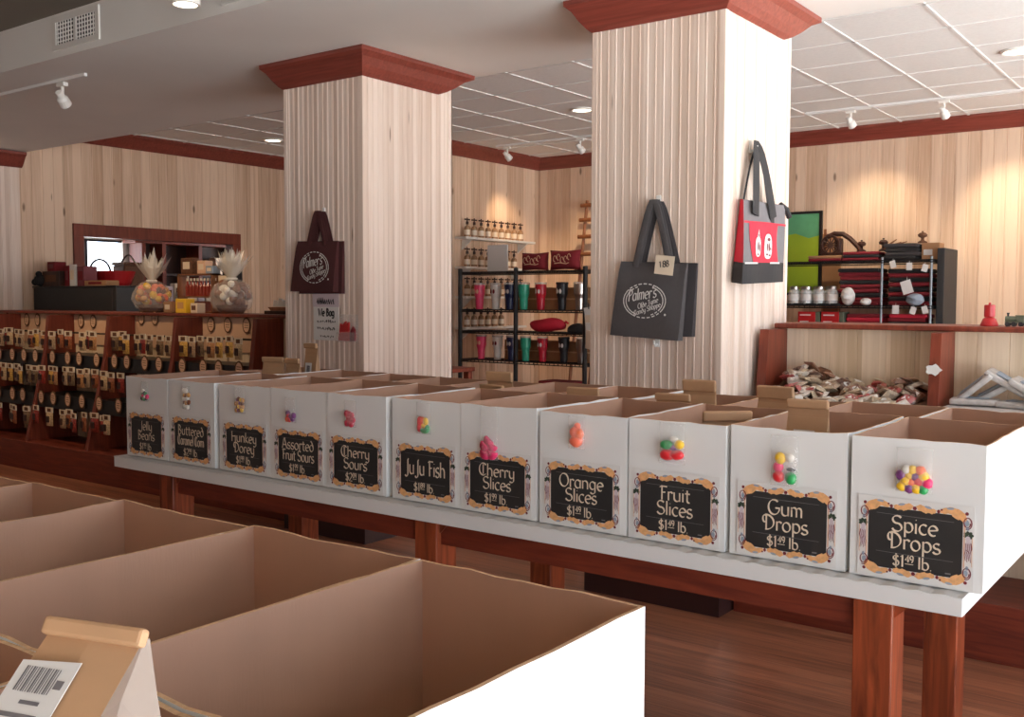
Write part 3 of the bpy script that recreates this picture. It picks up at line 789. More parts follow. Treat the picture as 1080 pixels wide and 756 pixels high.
# kraft bags standing in the boxes
def kraft_bag(loc, w, d, h, rz, lean, label, lab_side=False, roll=.03, mi='bagkraft', sticker=False):
    t = thing('kraft_bag', label, 'paper bag', loc, rz)
    bm = B()
    ring = []
    for f, ww, dd in ((0,1,1),(.45,1,.95),(.75,1.01,.5),(.9,1.0,.12),(1,1.0,.06)):
        z = f*h; s = lean*f
        W = w*ww/2; D = d*dd/2
        ring.append([bm.verts.new(p) for p in ((-W,-D+s,z),(0,-D*1.06+s,z),(W,-D+s,z),(W*.94,s,z),(W,D+s,z),(0,D*1.05+s,z),(-W,D+s,z),(-W*.94,s,z))])
    for a, c in zip(ring, ring[1:]):
        for k in range(8): bm.faces.new((a[k],a[(k+1)%8],c[(k+1)%8],c[k]))
    bm.faces.new(ring[0][::-1]); bm.faces.new(ring[-1])
    obj('bag_body', bm, M[mi], t)
    b = B(); box(b, -w/2-.002, w/2+.002, -.011, .009, 0, roll, bev=.006)
    xf(b, RM(rx=.12, t=(0, lean*.97-.006, h-roll*.6)))
    obj('rolled_top', b, M[mi], t)
    if sticker:
        b = B(); box(b, -w*.3, w*.22, -.0012, 0, 0, h*.34)
        # the front face leans back between f=.45 and .75
        a = math.atan2((.95-.5)*d/2*1.0 + lean*.3, .30*h)
        xf(b, RM(rx=-a, t=(0, -d*.95/2*1.05+lean*.45-.003, h*.47)))
        st = obj('label', b, M['paper'], t)
        b = B()
        for k in range(13): box(b, -w*.16+k*w*.02, -w*.16+k*w*.02+w*.011, -.0018, -.0010, h*.20, h*.31)
        for k in range(4): box(b, -w*.27, w*(.02+.04*(k%3)), -.0018, -.0010, h*(.03+.038*k), h*(.045+.038*k))
        xf(b, RM(rx=-a, t=(0, -d*.95/2*1.05+lean*.45-.003, h*.47)))
        obj('barcode_print', b, M['fabg2'], st)
    return t
kraft_bag((-1.20, 3.24, ZT+.007), .135, .08, .455, .05, .02, 'kraft paper bag with a white label standing in the Gum Drops box', sticker=True)
kraft_bag((-1.50, 3.70, ZT+.007), .15, .08, .445, -.1, .02, 'plain kraft bag behind the labelled bag, in the row behind Gum Drops', roll=.05)
kraft_bag((-1.87, 3.80, ZT+.007), .14, .08, .445, .12, .02, 'kraft paper bag standing tall behind the Fruit Slices box', roll=.05)
kraft_bag((-1.91, 3.64, ZT+.007), .15, .07, .405, .05, .02, 'low kraft bag in front of the tall one behind Fruit Slices', roll=.03)
kraft_bag((-1.46, 3.20, ZT+.007), .17, .09, .40, .75, .02, 'kraft bag turned sideways inside the Fruit Slices box', roll=.035)
kraft_bag((-2.34, 3.64, ZT+.007), .15, .08, .40, .1, .02, 'kraft bag standing behind the Orange Slices box', roll=.045)
kraft_bag((-2.56, 3.62, ZT+.007), .08, .05, .355, 1.0, .0, 'narrow kraft bag end on, behind the Cherry Slices box', roll=.05)
kraft_bag((-2.90, 3.70, ZT+.007), .17, .07, .385, -.25, .03, 'slumped kraft bag behind the JuJu Fish box', roll=.03)
kraft_bag((-3.02, 3.95, ZT+.007), .14, .07, .42, .15, .0, 'tall kraft bag behind the slumped one, near the tumbler shelf', roll=.05)
kraft_bag((-4.50, 3.75, ZT+.007), .14, .09, .455, .25, .02, 'pale kraft bag standing at the far left back of the long table', roll=.03)
kraft_bag((-4.375, 3.80, ZT+.007), .11, .08, .45, .0, .0, 'smaller kraft bag beside the pale one at the far left back', roll=.03)
kraft_bag((-4.40, 3.96, ZT+.007), .10, .07, .53, .0, .0, 'labelled kraft bag rising behind the two far left bags', roll=.03, sticker=True)

# ------------------------------------------------------------------ long candy table
def table(label, x0, x1, y0, y1, legs_f, legs_b, yf, yb):
    t = thing('candy_table', label, 'table', ((x0+x1)/2, (y0+y1)/2, 0))
    b = B(); box(b, x0, x1, y0, y1, ZT-.058, ZT-.006, bev=.003); obj('table_top', b, M['white_card'], t, world=True)
    b = B(); n = 60
    # corrugated sheet laid on the top: a wavy front edge
    vs0, vs1, ws0, ws1 = [], [], [], []
    for k in range(n*4+1):
        x = x0+(x1-x0)*k/(n*4); z = ZT-.004+.0022*math.sin(k*PI/2)
        vs0.append(b.verts.new((x, y0-.001, z))); vs1.append(b.verts.new((x, y1, z))); ws0.append(b.verts.new((x, y0-.001, ZT-.0075))); ws1.append(b.verts.new((x, y1, ZT-.0075)))
    for k in range(n*4):
        b.faces.new((vs0[k],vs0[k+1],vs1[k+1],vs1[k])); b.faces.new((ws0[k],ws0[k+1],vs0[k+1],vs0[k]))
    obj('liner_sheet', b, M['white_card'], t, world=True)
    b = B(); box(b, x0+.10, x1-.33, yf+.03, yf+.055, .675, ZT-.058); ap = obj('apron', b, M['apron'], t, world=True)
    b = B(); box(b, x0+.10, x1-.33, yb+.06, yb+.085, .675, ZT-.058); obj('apron', b, M['apron'], t, world=True)
    for (lx, yy) in [(a, yf) for a in legs_f] + [(a, yb) for a in legs_b]:
        b = B(); box(b, lx, lx+.115, yy, yy+.125, 0, ZT-.058, bev=.004)
        lg = obj('leg', b, M['oak'], t, world=True)
        b = B(); prism(b, [(lx+.115, ZT-.06), (lx+.185, ZT-.06), (lx+.115, ZT-.13)], 1, yy+.02, yy+.105)
        obj('corner_block', b, M['oak'], lg, world=False)
        for v in lg.children[0].data.vertices: v.co -= t.location
    for lx in legs_f:
        b = B(); box(b, lx+.03, lx+.08, yf+.125, yb, ZT-.16, ZT-.06); obj('cross_rail', b, M['apron'], t, world=True)
    return t
table('long red-stained table with a white top holding the rows of candy cartons', -4.70, -.625, 2.885, 4.12, [-4.46,-2.716,-.952], [-4.42,-2.72,-.952], 2.985, 3.79)

# ------------------------------------------------------------------ near table with cartons at the viewer's side
NE = [-3.27,-2.885,-2.5,-2.13,-1.782,-1.389,-1.0,-.616]
table('red-stained table with a white top under the nearest open cartons', -3.3, -.64, -.02, 1.16, [-3.2,-.90], [-3.2,-.90], .1, .95)
nl = {6:'nearest open carton at the bottom centre, its white end wall in bright light', 5:'open carton left of the nearest one, kraft lined', 4:'third open carton from the bright white end of the near table',
      3:'fourth open carton from the bright white end of the near table', 2:'fifth open carton from the bright white end, cut by the left edge'}
for k in range(2, 7):
    t = thing('candy_box', nl[k], 'box', (NE[k], .565, ZT), group='cartons on the near table')
    obj('carton', carton(NE[k+1]-NE[k]-.003, .55, .412-.003*(6-k), seed=100+k, th=.006, bow=.001, dp=.0025), CM, t)
t = thing('candy_box', 'open carton at the lower left that holds the kraft bag with the barcode label', 'box', (-1.0, .0, ZT), group='cartons on the near table')
obj('carton', carton(.38, .558, .412, seed=120, th=.007, bow=.003), CM, t)
t = thing('candy_box', 'open carton whose rim just shows left of the barcode kraft bag', 'box', (-1.389, .0, ZT), group='cartons on the near table')
obj('carton', carton(.383, .558, .412, seed=121, th=.007, bow=.003), CM, t)

# big kraft bag with the barcode label (nearest thing)
def big_bag():
    t = thing('kraft_bag', 'tan kraft bag with barcode label and rolled top at the lower left', 'paper bag', (-.700, .415, ZT+.008), .30)
    h0 = 0.30; hz = 1.396-ZT-.008
    w0, w1 = .092, .086
    lw = -.035
    # local: x right, y back, z up. rolled edge at z=hz, body swells towards the viewer below it
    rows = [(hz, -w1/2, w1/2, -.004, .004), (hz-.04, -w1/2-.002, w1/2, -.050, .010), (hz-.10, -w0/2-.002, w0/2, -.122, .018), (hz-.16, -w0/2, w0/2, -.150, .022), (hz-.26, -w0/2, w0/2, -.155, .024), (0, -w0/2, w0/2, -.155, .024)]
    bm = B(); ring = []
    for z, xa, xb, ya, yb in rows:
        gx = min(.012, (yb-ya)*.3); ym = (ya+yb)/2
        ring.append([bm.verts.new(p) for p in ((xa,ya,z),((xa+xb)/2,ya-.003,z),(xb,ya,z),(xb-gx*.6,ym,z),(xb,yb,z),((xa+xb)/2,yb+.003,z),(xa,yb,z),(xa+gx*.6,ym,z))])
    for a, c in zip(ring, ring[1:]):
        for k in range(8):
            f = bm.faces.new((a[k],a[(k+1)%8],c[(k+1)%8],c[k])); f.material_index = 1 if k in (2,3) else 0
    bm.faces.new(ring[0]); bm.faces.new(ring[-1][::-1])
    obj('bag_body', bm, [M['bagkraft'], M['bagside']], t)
    b = B(); box(b, -w1/2-.003, w1/2+.004, -.005, .005, -.003, .011, bev=.003); xf(b, RM(rx=-.5, t=(0,-.008,hz)))
    obj('rolled_top', b, M['bagkraft'], t)
    # label lies on the slanted face between rows 1 and 2
    p0 = Vector((0, -.028, hz-.018)); p1 = Vector((0, -.125, hz-.10)); dr = (p1-p0).normalized(); nn = Vector((0, dr.z, -dr.y))
    if nn.y > 0: nn = -nn
    def P(off): return lambda u, v: tuple(p0 + Vector((u,0,0)) + dr*v + nn*(.0035+off))
    b = B(); Pq = P(0)
    q = [(-.044, .0), (.008, -.004), (.010, .078), (-.042, .082)]
    vs = [b.verts.new(Pq(u,v)) for u, v in q]; b.faces.new(vs)
    r = bmesh.ops.extrude_face_region(b, geom=b.faces[:])
    for v in r['geom']:
        if isinstance(v, bmesh.types.BMVert): v.co += nn*.0006
    lb = obj('label', b, M['paper'], t)
    b = B(); P2 = P(.0012)
    for k in range(15):
        w = .0009 if k % 3 else .0016
        u = -.036+k*.0022
        vs = [b.verts.new(P2(a, c)) for a, c in ((u,.004),(u+w,.004),(u+w,.024),(u,.024))]; b.faces.new(vs)
    for (u0, u1, v0, hh) in ((-.024,-.006,.030,.003),(-.042,-.002,.040,.0035),(-.040,-.012,.050,.003),(-.034,.002,.057,.003),(-.042,-.018,.064,.005),(-.012,.002,.068,.005),(-.038,-.01,.073,.003),(-.003,.004,.012,.007)):
        vs = [b.verts.new(P2(a, c)) for a, c in ((u0,v0),(u1,v0),(u1,v0+hh),(u0,v0+hh))]; b.faces.new(vs)
    obj('barcode_print', b, M['fabg2'], lb)
big_bag()

# ------------------------------------------------------------------ candy racks (half-height, red dividers)
YR = 5.48
def rack(label, x0, x1, divs, back_mat, z_bin=None):
    t = thing('display_rack', label, 'rack', ((x0+x1)/2, YR, 0))
    b = B(); box(b, x0, x1, 5.42, 5.90, 1.497, 1.525, bev=.006); obj('cap_board', b, M['rack'], t, world=True)
    obj('back_panel', beadboard((x0,YR), (x1,YR), .2, 1.497, .15, depth=.004, gw=.006, normal=(0,-1), thick=.03), M[back_mat], t, world=True)
    b = B(); box(b, x0, x1, YR+.03, 5.88, 0, 1.497); obj('rear_body', b, M['rack'], t, world=True)
    b = B(); box(b, x0, x1, 4.93, YR, .0, .27, bev=.004); obj('plinth', b, M['apron'], t, world=True)
    for d in divs:
        b = B(); prism(b, [(5.212,1.494),(5.165,1.11),(4.965,.27),(YR,.27),(YR,1.494)], 0, d-.025, d+.025); obj('divider', b, M['rack'], t, world=True)
    return t
LD = [-10.65,-9.598,-8.538,-7.507,-6.45]
rk = rack('long red candy rack at left hung with bags, against the left column', -11.22, -5.635, LD, 'pine_back')
rr = rack('red candy bin rack at right with a red divider wearing a white sticker', -2.205, 2.7, [-2.175,-1.285,-.37,.545,1.46], 'pine_back')
# tray of the right rack
b = B(); box(b, -2.15, 2.7, 4.90, YR, .98, 1.0); box(b, -2.15, 2.7, 4.90, 4.92, 1.0, 1.06); obj('bin_tray', b, M['rack'], rr, world=True)
b = B(); disc(b, 0, 0, .036, .026, lambda u,v:(u,0,v), n=14, fan=(5,.2)); r = bmesh.ops.extrude_face_region(b, geom=b.faces[:])
for v in r['geom']:
    if isinstance(v, bmesh.types.BMVert): v.co.y += .003
xf(b, RM(t=(-1.285, 5.171, 1.315))); s_ = obj('sticker', b, M['paper'], rr, world=True); s_['label'] = 'white torn sticker'
# hanging tiers of the left rack
TIER = [(5.225, 1.335), (5.13, .985), (5.02, .60)]
def bays(): return [(-11.2,-10.68),(-10.62,-9.63),(-9.57,-8.57),(-8.51,-7.54),(-7.48,-6.48)]
b = B()
for (a, c) in bays():
    for y, z in TIER[1:]: box(b, a, c, y+.05, y+.065, z+.0, z+.13); box(b, a, c, y+.065, YR, z+.118, z+.13)
for (a, c) in bays(): box(b, a, c, 5.27, 5.276, 1.315, 1.33)
obj('tier_rails', b, M['black'], rk, world=True)
for (a, c) in bays():
    b = B(); box(b, a, c, YR-.012, YR-.008, 1.20, 1.492); obj('header_board', b, M['peach'], rk, world=True)
def oval(x, y, z, s=1.0):
    b = B(); disc(b, 0, 0, .052*s, .07*s, lambda u,v:(u,-.003,v), n=18, mi=0)
    r = bmesh.ops.extrude_face_region(b, geom=b.faces[:])
    for v in r['geom']:
        if isinstance(v, bmesh.types.BMVert): v.co.y += .004
    disc(b, 0, 0, .040*s, .056*s, lambda u,v:(u,-.0036,v), n=18, mi=1)
    for k in range(3): pen(b, [(-.026*s, .022*s-.02*s*k),(.026*s, .020*s-.02*s*k)], lambda u,v:(u,-.0044,v), .005*s, .005*s, mi=0)
    xf(b, RM(t=(x,y,z)))
    o = obj('oval_sign', b, [M['wicker'], M['peach']], rk, world=True)
for (a, c), fr in zip(bays(), ((.2,.6),(.14,.36),(.14,.36),(.12,.34),(.13,.36,.61))):
    for f in fr: oval(a+f*(c-a), YR-.02, 1.43 + (.045 if f in (.12,.34) else 0))
for bi, (a, c) in enumerate(bays()):
    n = 2 if bi == 0 else 4
    for k in range(n):
        oval(a+(k+.5)*(c-a)/n+R.uniform(-.04,.04), TIER[1][0]+.036, 1.085, 1.0)
        if bi < 4 and not (bi == 3 and k > 1): oval(a+(k+.4)*(c-a)/n+R.uniform(-.05,.05), TIER[2][0]+.036, .70, 1.0)

def make_bag(fill):
    t = thing('hanging_candy_bag', 'x', 'candy bag', (0,0,0), 0, 'bags of candy hanging on the left rack')
    b = B(); nu, nv = 5, 6; F = []; K = []
    for iu in range(nu+1):
        F.append([]); K.append([])
        for iv in range(nv+1):
            a = iu/nu; c = iv/nv; s = math.sin(PI*a)**.6*math.sin(PI*min(1, c+.06))**.7
            F[-1].append(b.verts.new(((a-.5)*.094, -.020*s-R.uniform(0,.004)*s, -.165+.135*c))); K[-1].append(b.verts.new(((a-.5)*.094, .010*s+.0005, -.165+.135*c)))
    for iu in range(nu):
        for iv in range(nv):
            b.faces.new((F[iu][iv],F[iu+1][iv],F[iu+1][iv+1],F[iu][iv+1])); b.faces.new((K[iu][iv],K[iu][iv+1],K[iu+1][iv+1],K[iu+1][iv]))
    obj('pouch', b, fill, t, smooth=True)
    b = B(); box(b, -.049, .049, -.004, .004, -.038, .012); hd = obj('header_card', b, M['paper'] if False else M['cream'], t)
    b = B(); box(b, -.024, .024, -.0055, -.004, -.03, .003); obj('card_print', b, M['wicker'], hd)
    b = B(); box(b, -.022, .022, -.024, -.021, -.13, -.07, bev=.004); obj('window_label', b, M['darkwood'], t)
    for c_ in t.children:
        for v in c_.data.vertices: v.co.x *= 1.12
        for g_ in c_.children:
            for v in g_.data.vertices: v.co.x *= 1.12
    return t
fills = [mat('candy_fill_%d' % i, rgb(*c), 0.25, var=0.35, scale=70, spec=.6) for i, c in enumerate(((178,128,86),(150,88,58),(196,166,128),(140,52,44),(206,160,84),(120,96,72),(168,140,112)))]
protos = [make_bag(f) for f in fills]; used = [False]*len(protos)
bayname = ['leftmost bay at the picture edge','second bay from the picture edge','third bay from the picture edge','second bay from the pine column','bay beside the pine column']
tname = ['top','middle','bottom']
for bi, (a, c) in enumerate(bays()):
    n = 4 if bi == 0 else 8
    for ti, (y, z) in enumerate(TIER):
        cnt = 0
        for k in range(n):
            x = a+(k+.5)*(c-a)/n
            if ti > 0 and (bi == 4 or (bi == 3 and k > 2)): continue
            if R.random() < (.12 if ti else .05): continue
            cnt += 1
            j = R.randrange(len(protos))
            lb = '%s candy bag from the left, %s row, %s' % (ORD[cnt-1], tname[ti], bayname[bi])
            loc = (x+R.uniform(-.012,.012), y-R.uniform(0,.02)-(.03 if R.random()<.3 else 0), z+R.uniform(-.015,.012))
            if not used[j]:
                used[j] = True; o = protos[j]; o.location = loc; o['label'] = lb
            else: o = dup(protos[j], loc, R.uniform(-.15,.15), lb)
for j, u in enumerate(used):
    if not u: protos[j].location = (-10.0+.1*j, 5.1, .6); protos[j]['label'] = 'candy bag hanging low in the left rack number %s' % ORD[j]

# ------------------------------------------------------------------ tote bags and posters on the columns
def tote(label, tl, tr, br, bl, apex, sl, sr, m, depth=.05, y=4.79, sw=.038):
    """flat canvas bag against the -Y face: corner points (x,z), strap apex and strap feet (x,z)"""
    t = thing('tote_bag', label, 'tote bag', (apex[0], y, bl[1]))
    b = B(); n = 10; F = []; K = []
    for i in range(n+1):
        F.append([]); K.append([])
        for j in range(n+1):
            u, v = i/n, j/n
            x = (bl[0]*(1-u)+br[0]*u)*(1-v)+(tl[0]*(1-u)+tr[0]*u)*v
            z = (bl[1]*(1-u)+br[1]*u)*(1-v)+(tl[1]*(1-u)+tr[1]*u)*v
            th = (.25+.75*(1-v)**.6)*depth
            puff = .008*math.sin(PI*u)*math.sin(PI*min(1,v+.1)) + .003*math.sin(9*u+3*v)
            F[-1].append(b.verts.new((x, y-th-puff, z - .006*math.sin(PI*u)*v))); K[-1].append(b.verts.new((x+.006*(u-.5), y, z)))
    for i in range(n):
        for j in range(n):
            b.faces.new((F[i][j],F[i+1][j],F[i+1][j+1],F[i][j+1])); b.faces.new((K[i][j],K[i][j+1],K[i+1][j+1],K[i+1][j]))
    for i in range(n):
        b.faces.new((F[i][0],K[i][0],K[i+1][0],F[i+1][0]))
        b.faces.new((F[0][i],F[0][i+1],K[0][i+1],K[0][i])); b.faces.new((F[n][i],K[n][i],K[n][i+1],F[n][i+1]))
    obj('body', b, m, t, world=True)
    def strap(yy, dx):
        pts = []
        for f in range(0, 9):
            q = f/8; s = 1-(1-q)**1.2
            pts.append((sl[0]+(apex[0]-.012-sl[0])*q+dx, yy, sl[1]-.03+(apex[1]-sl[1]+.03)*s))
        for f in range(0, 9):
            q = 1-f/8; s = 1-(1-q)**1.2
            pts.append((sr[0]+(apex[0]+.012-sr[0])*q+dx, yy, sr[1]-.03+(apex[1]-sr[1]+.03)*s))
        bb = B(); tube(bb, pts, .01, n=8, flat=(sw/2, .003), up=Vector((0,1,0)))
        return bb
    obj('strap', strap(y-.022, 0), m, t, world=True); obj('strap', strap(y-.008, .006), m, t, world=True)
    return t
def hook(label, x, y, z, axis):
    t = thing('wall_hook', label, 'hook', (x, y, z))
    b = B()
    if axis == 1:
        box(b, -.014, .014, -.008, 0, -.02, .045, bev=.003); tube(b, [(0,-.006,-.005),(0,-.03,-.012),(0,-.04,.0),(0,-.042,.016)], .006)
    else:
        box(b, 0, .008, -.014, .014, -.02, .045, bev=.003); tube(b, [(.006,0,-.005),(.03,0,-.012),(.04,0,0),(.042,0,.016)], .006)
    obj('hook_body', b, M['plastic_w'], t)
hook('white wall hook above the charcoal tote on the right column', -2.606, 4.8, 2.165, 1)
hook('white wall hook above the maroon tote on the left column', -5.195, 4.8, 2.235, 1)
hook('white wall hook above the red and grey tote', -2.238, 5.12, 2.46, 0)
hook('white wall hook below the charcoal tote on the right column', -2.605, 4.8, 1.42, 1)

def oval_logo(par, cx, cz, ru, rv, y, tilt=0):
    b = B(); P = lambda u, v: (cx+u*math.cos(tilt)-v*math.sin(tilt), y, cz+u*math.sin(tilt)+v*math.cos(tilt))
    for s in (1.0, .88):
        for k in range(26):
            a0 = 2*PI*k/26; a1 = a0+2*PI/26*(.66 if 3 < (k % 13) < 10 else .96)
            if abs(math.cos(a0+.05)) < .38 and s < 1: continue
            pen(b, [(ru*s*math.cos(a0+(a1-a0)*i/3), rv*s*math.sin(a0+(a1-a0)*i/3)) for i in range(4)], P, .0045*ru/.1, .0045*ru/.1)
    k = ru/.1
    write(b, "Palmer's", -.012*k, .006*k, .048*k, P, wide=.66, tmin=.05, tmax=.13, slant=.25, rot=.14)
    write(b, 'Olde Tyme', .018*k, -.020*k, .022*k, P, wide=.8, tmin=.07, tmax=.15, slant=.25, rot=.3)
    write(b, 'Candy Shoppe', .014*k, -.044*k, .021*k, P, wide=.8, tmin=.07, tmax=.15, slant=.25, rot=.3)
    disc(b, .098*k, -.058*k, .005*k, .005*k, P, n=10)
    obj('logo_print', b, M['paper'], par, world=True)
tote('second charcoal tote tucked behind the front one on the right column', (-2.775,1.862), (-2.372,1.845), (-2.385,1.462), (-2.80,1.452), (-2.600,2.160), (-2.70,1.86), (-2.49,1.86), M['fabdark'], depth=.03, y=4.794)
tg = tote('charcoal canvas tote bag with white oval logo on the right column', (-2.806,1.862), (-2.412,1.842), (-2.440,1.440), (-2.853,1.462), (-2.606,2.168), (-2.712,1.86), (-2.505,1.852), M['fabgrey'], depth=.045, y=4.760)
oval_logo(tg, -2.634, 1.648, .126, .090, 4.700)
b = B(); box(b, -.055, .055, -.002, 0, -.05, .05, bev=.0); xf(b, RM(ry=.12, t=(-2.522, 4.712, 1.835)))
tag_ = obj('price_tag', b, M['cream'], tg, world=True)
b = B(); P = lambda u, v: (-2.522+u, 4.7085, 1.835+v)
write(b, '1.88', 0, -.01, .032, P, tmin=.1, tmax=.2, rot=.1); obj('price_print', b, M['fabdark'], tag_)
for v in tag_.children[0].data.vertices: v.co -= tg.location
tote('second maroon tote tucked behind the front one on the left column', (-5.39,2.05), (-4.995,2.045), (-4.995,1.690), (-5.42,1.690), (-5.195,2.235), (-5.28,2.04), (-5.11,2.04), M['fabmar'], depth=.03, y=4.794)
tm = tote('dark maroon tote bag with pale round logo on the left column', (-5.408,2.055), (-5.012,2.045), (-5.025,1.702), (-5.452,1.706), (-5.202,2.238), (-5.292,2.05), (-5.126,2.048), M['fabmar'], depth=.045, y=4.760)
oval_logo(tm, -5.190, 1.868, .140, .105, 4.698)

# red and grey tote on the +X face of the right column
def red_tote():
    X0 = -2.232; D = .075
    t = thing('tote_bag', 'red and grey zip tote bag with black straps on the right column', 'tote bag', (X0, 5.3, 1.73))
    def YZ(u, v):   # u 0..1 across (near to far), v 0..1 up
        y = (4.84*(1-u)+5.40*u)*(1-v) + (4.935*(1-u)+5.485*u)*v
        z = (1.735*(1-u)+1.755*u)*(1-v) + (2.175*(1-u)+2.185*u)*v
        return y, z
    def X(u, v): return X0 + .012 + (D*(1-.5*v))*1.0 + .018*math.sin(PI*u)*math.sin(PI*min(1,v*.9+.1)) + .004*math.sin(11*u+4*v)
    b = B(); n = 12; F = []; K = []
    for i in range(n+1):
        F.append([]); K.append([])
        for j in range(n+1):
            u, v = i/n, j/n; y, z = YZ(u, v)
            F[-1].append(b.verts.new((X(u,v), y, z))); K[-1].append(b.verts.new((X0+.004, y+.055*(1-u), z+.01)))
    def mi(i, j): return 2 if j < 3 else (1 if j >= n-2 else 0)
    for i in range(n):
        for j in range(n):
            f = b.faces.new((F[i][j],F[i+1][j],F[i+1][j+1],F[i][j+1])); f.material_index = mi(i, j) if j >= 0 else 0
            if f.material_index == 0: f.material_index = 1
            f = b.faces.new((K[i][j],K[i][j+1],K[i+1][j+1],K[i+1][j])); f.material_index = 1
    for j in range(n):
        f = b.faces.new((F[0][j],F[0][j+1],K[0][j+1],K[0][j])); f.material_index = 2 if j < 3 else 0
        f = b.faces.new((F[n][j],K[n][j],K[n][j+1],F[n][j+1])); f.material_index = 2 if j < 3 else 0
        f = b.faces.new((F[j][0],K[j][0],K[j+1][0],F[j+1][0])); f.material_index = 2
    obj('body', b, [M['fabred'], M['fabg2'], M['fabblk']], t, world=True)
    # centre panel with curved sides
    b = B(); rows = []
    for j in range(0, 13):
        v = .25+(.73-.25)*j/12; q = (j/12-.5)*2
        ua = .16-.03*(1-q*q)-.04*q; ub = .80-.05*(1-q*q)
        rows.append([b.verts.new((X(ua+(ub-ua)*k/6, v)+.003, *YZ(ua+(ub-ua)*k/6, v))) for k in range(7)])
    for a, c in zip(rows, rows[1:]):
        for k in range(6): b.faces.new((a[k],a[k+1],c[k+1],c[k]))
    obj('front_panel', b, M['fabred'], t, world=True)
    b = B()
    for v0, v1, ra, rb, mm in ((.725,.75,.0,1.0,0),):
        pts0 = [b.verts.new((X(k/12, v0)+.004, *YZ(k/12, v0))) for k in range(13)]; pts1 = [b.verts.new((X(k/12, v1)+.004, *YZ(k/12, v1))) for k in range(13)]
        for k in range(12): b.faces.new((pts0[k],pts0[k+1],pts1[k+1],pts1[k]))
    obj('red_piping', b, M['fabred'], t, world=True)
    b = B()
    for (ra, rb) in ((.02,.3),(.55,.85)):
        p0 = [b.verts.new((X(ra+(rb-ra)*k/6, .235)+.004, *YZ(ra+(rb-ra)*k/6, .235))) for k in range(7)]; p1 = [b.verts.new((X(ra+(rb-ra)*k/6, .255)+.004, *YZ(ra+(rb-ra)*k/6, .255))) for k in range(7)]
        for k in range(6): b.faces.new((p0[k],p0[k+1],p1[k+1],p1[k]))
    obj('white_trim', b, M['paper'], t, world=True)
    # two pale emblems side by side
    b = B()
    def P(u, v): y, z = YZ(u, v); return (X(u, v)+.006, y, z)
    def P2(u, v): y, z = YZ(u, v); return (X(u, v)+.0075, y, z)
    for k in range(2):
        cu, cv, ru, rv = ((.285,.44,.052,.12),(.485,.45,.082,.155))[k]
        n_ = 20; vs = [b.verts.new(P(cu+ru*abs(math.cos(2*PI*i/n_))**.7*math.copysign(1,math.cos(2*PI*i/n_)), cv+rv*abs(math.sin(2*PI*i/n_))**.7*math.copysign(1,math.sin(2*PI*i/n_)))) for i in range(n_)]
        f = b.faces.new(vs); f.material_index = 0
    vs = [b.verts.new(P(u, v)) for u, v in ((.265,.54),(.315,.54),(.30,.66))]; b.faces.new(vs)
    for (cu, cv, ru, rv) in ((.49,.535,.034,.022),(.50,.44,.012,.055),(.46,.44,.010,.05),(.53,.42,.010,.02),(.46,.35,.02,.012),(.515,.34,.02,.012),(.285,.45,.010,.06),(.315,.43,.008,.05),(.285,.35,.016,.012),(.29,.58,.008,.02)):
        disc(b, cu, cv, ru, rv, P2, n=10, mi=1)
    obj('emblem_print', b, [M['paper'], M['maroon']], t, world=True)
    def strap(x, y0, y1, w, mat_, nm):
        top = (5.12, 2.465); pts = []
        for i in range(9):
            q = i/8; s = 1-(1-q)**1.5; pts.append((x+(X0+.038-x)*q, y0+(top[0]-.01-y0)*q, 2.10+(top[1]-2.10)*s))
        for i in range(9):
            q = 1-i/8; s = 1-(1-q)**1.5; pts.append((x+(X0+.038-x)*q, y1+(top[0]+.01-y1)*q, 2.10+(top[1]-2.10)*s))
        bb = B(); tube(bb, pts, .01, flat=(w/2, .003), up=Vector((1,0,0))); obj(nm, bb, mat_, t, world=True)
    strap(X0+.075, 5.03, 5.27, .085, M['fabblk'], 'strap'); strap(X0+.02, 4.97, 5.34, .02, M['fabblk'], 'strap')
    b = B(); y, z = YZ(.52, .86); box(b, X(.62,.86)+.002, X(.62,.86)+.010, 5.245, 5.295, 2.05, 2.15); obj('strap_patch', b, M['fabblk'], t, world=True)
    b = B(); tube(b, [(X(.97,.98)-.02, 5.46, 2.19),(X(.97,.98), 5.50, 2.165),(X(.97,.98)+.01, 5.525, 2.12)], .016); obj('zip_pull', b, M['fabblk'], t, world=True)
red_tote()

# paper notice and red leaflet holder on the left column
t = thing('paper_notice', 'white paper notice with black writing below the maroon tote', 'notice', (-5.15, 4.788, 1.37))
b = B(); box(b, -5.297, -5.045, 4.786, 4.789, 1.37, 1.745); obj('sheet', b, M['paper'], t, world=True)
b = B(); box(b, -5.302, -5.040, 4.7850, 4.7858, 1.60, 1.70); obj('heading_band', b, M['lilac'], t, world=True)
b = B(); P = lambda u, v: (u, 4.7835, v)
write(b, 'We Bag', -5.165, 1.538, .050, P, wide=.78, tmin=.16, tmax=.24)
q = random.Random(3)
for z, x0, x1 in ((1.493,-5.255,-5.07),(1.443,-5.255,-5.075),(1.392,-5.225,-5.10)):
    x = x0
    while x < x1:
        w = q.uniform(.008,.014); pen(b, [(x, z+q.uniform(0,.02)),(x+w*.5, z-.004+q.uniform(0,.01)),(x+w, z+q.uniform(.0,.018))], P, .004, .009); x += w+q.uniform(.003,.012)
x = -5.26
while x < -5.09:
    w = q.uniform(.012,.02); pen(b, [(x, 1.62+q.uniform(0,.02)),(x+w*.5, 1.64+q.uniform(0,.03)),(x+w, 1.618)], P, .004, .010); x += w+.004
obj('writing', b, M['ink'], t, world=True)
t = thing('leaflet_holder', 'clear holder of red leaflets on the left column, right of the paper notice', 'holder', (-4.96, 4.78, 1.37))
b = B(); box(b, -5.035, -4.862, 4.782, 4.788, 1.37, 1.55); obj('back_plate', b, M['pouch'], t, world=True)
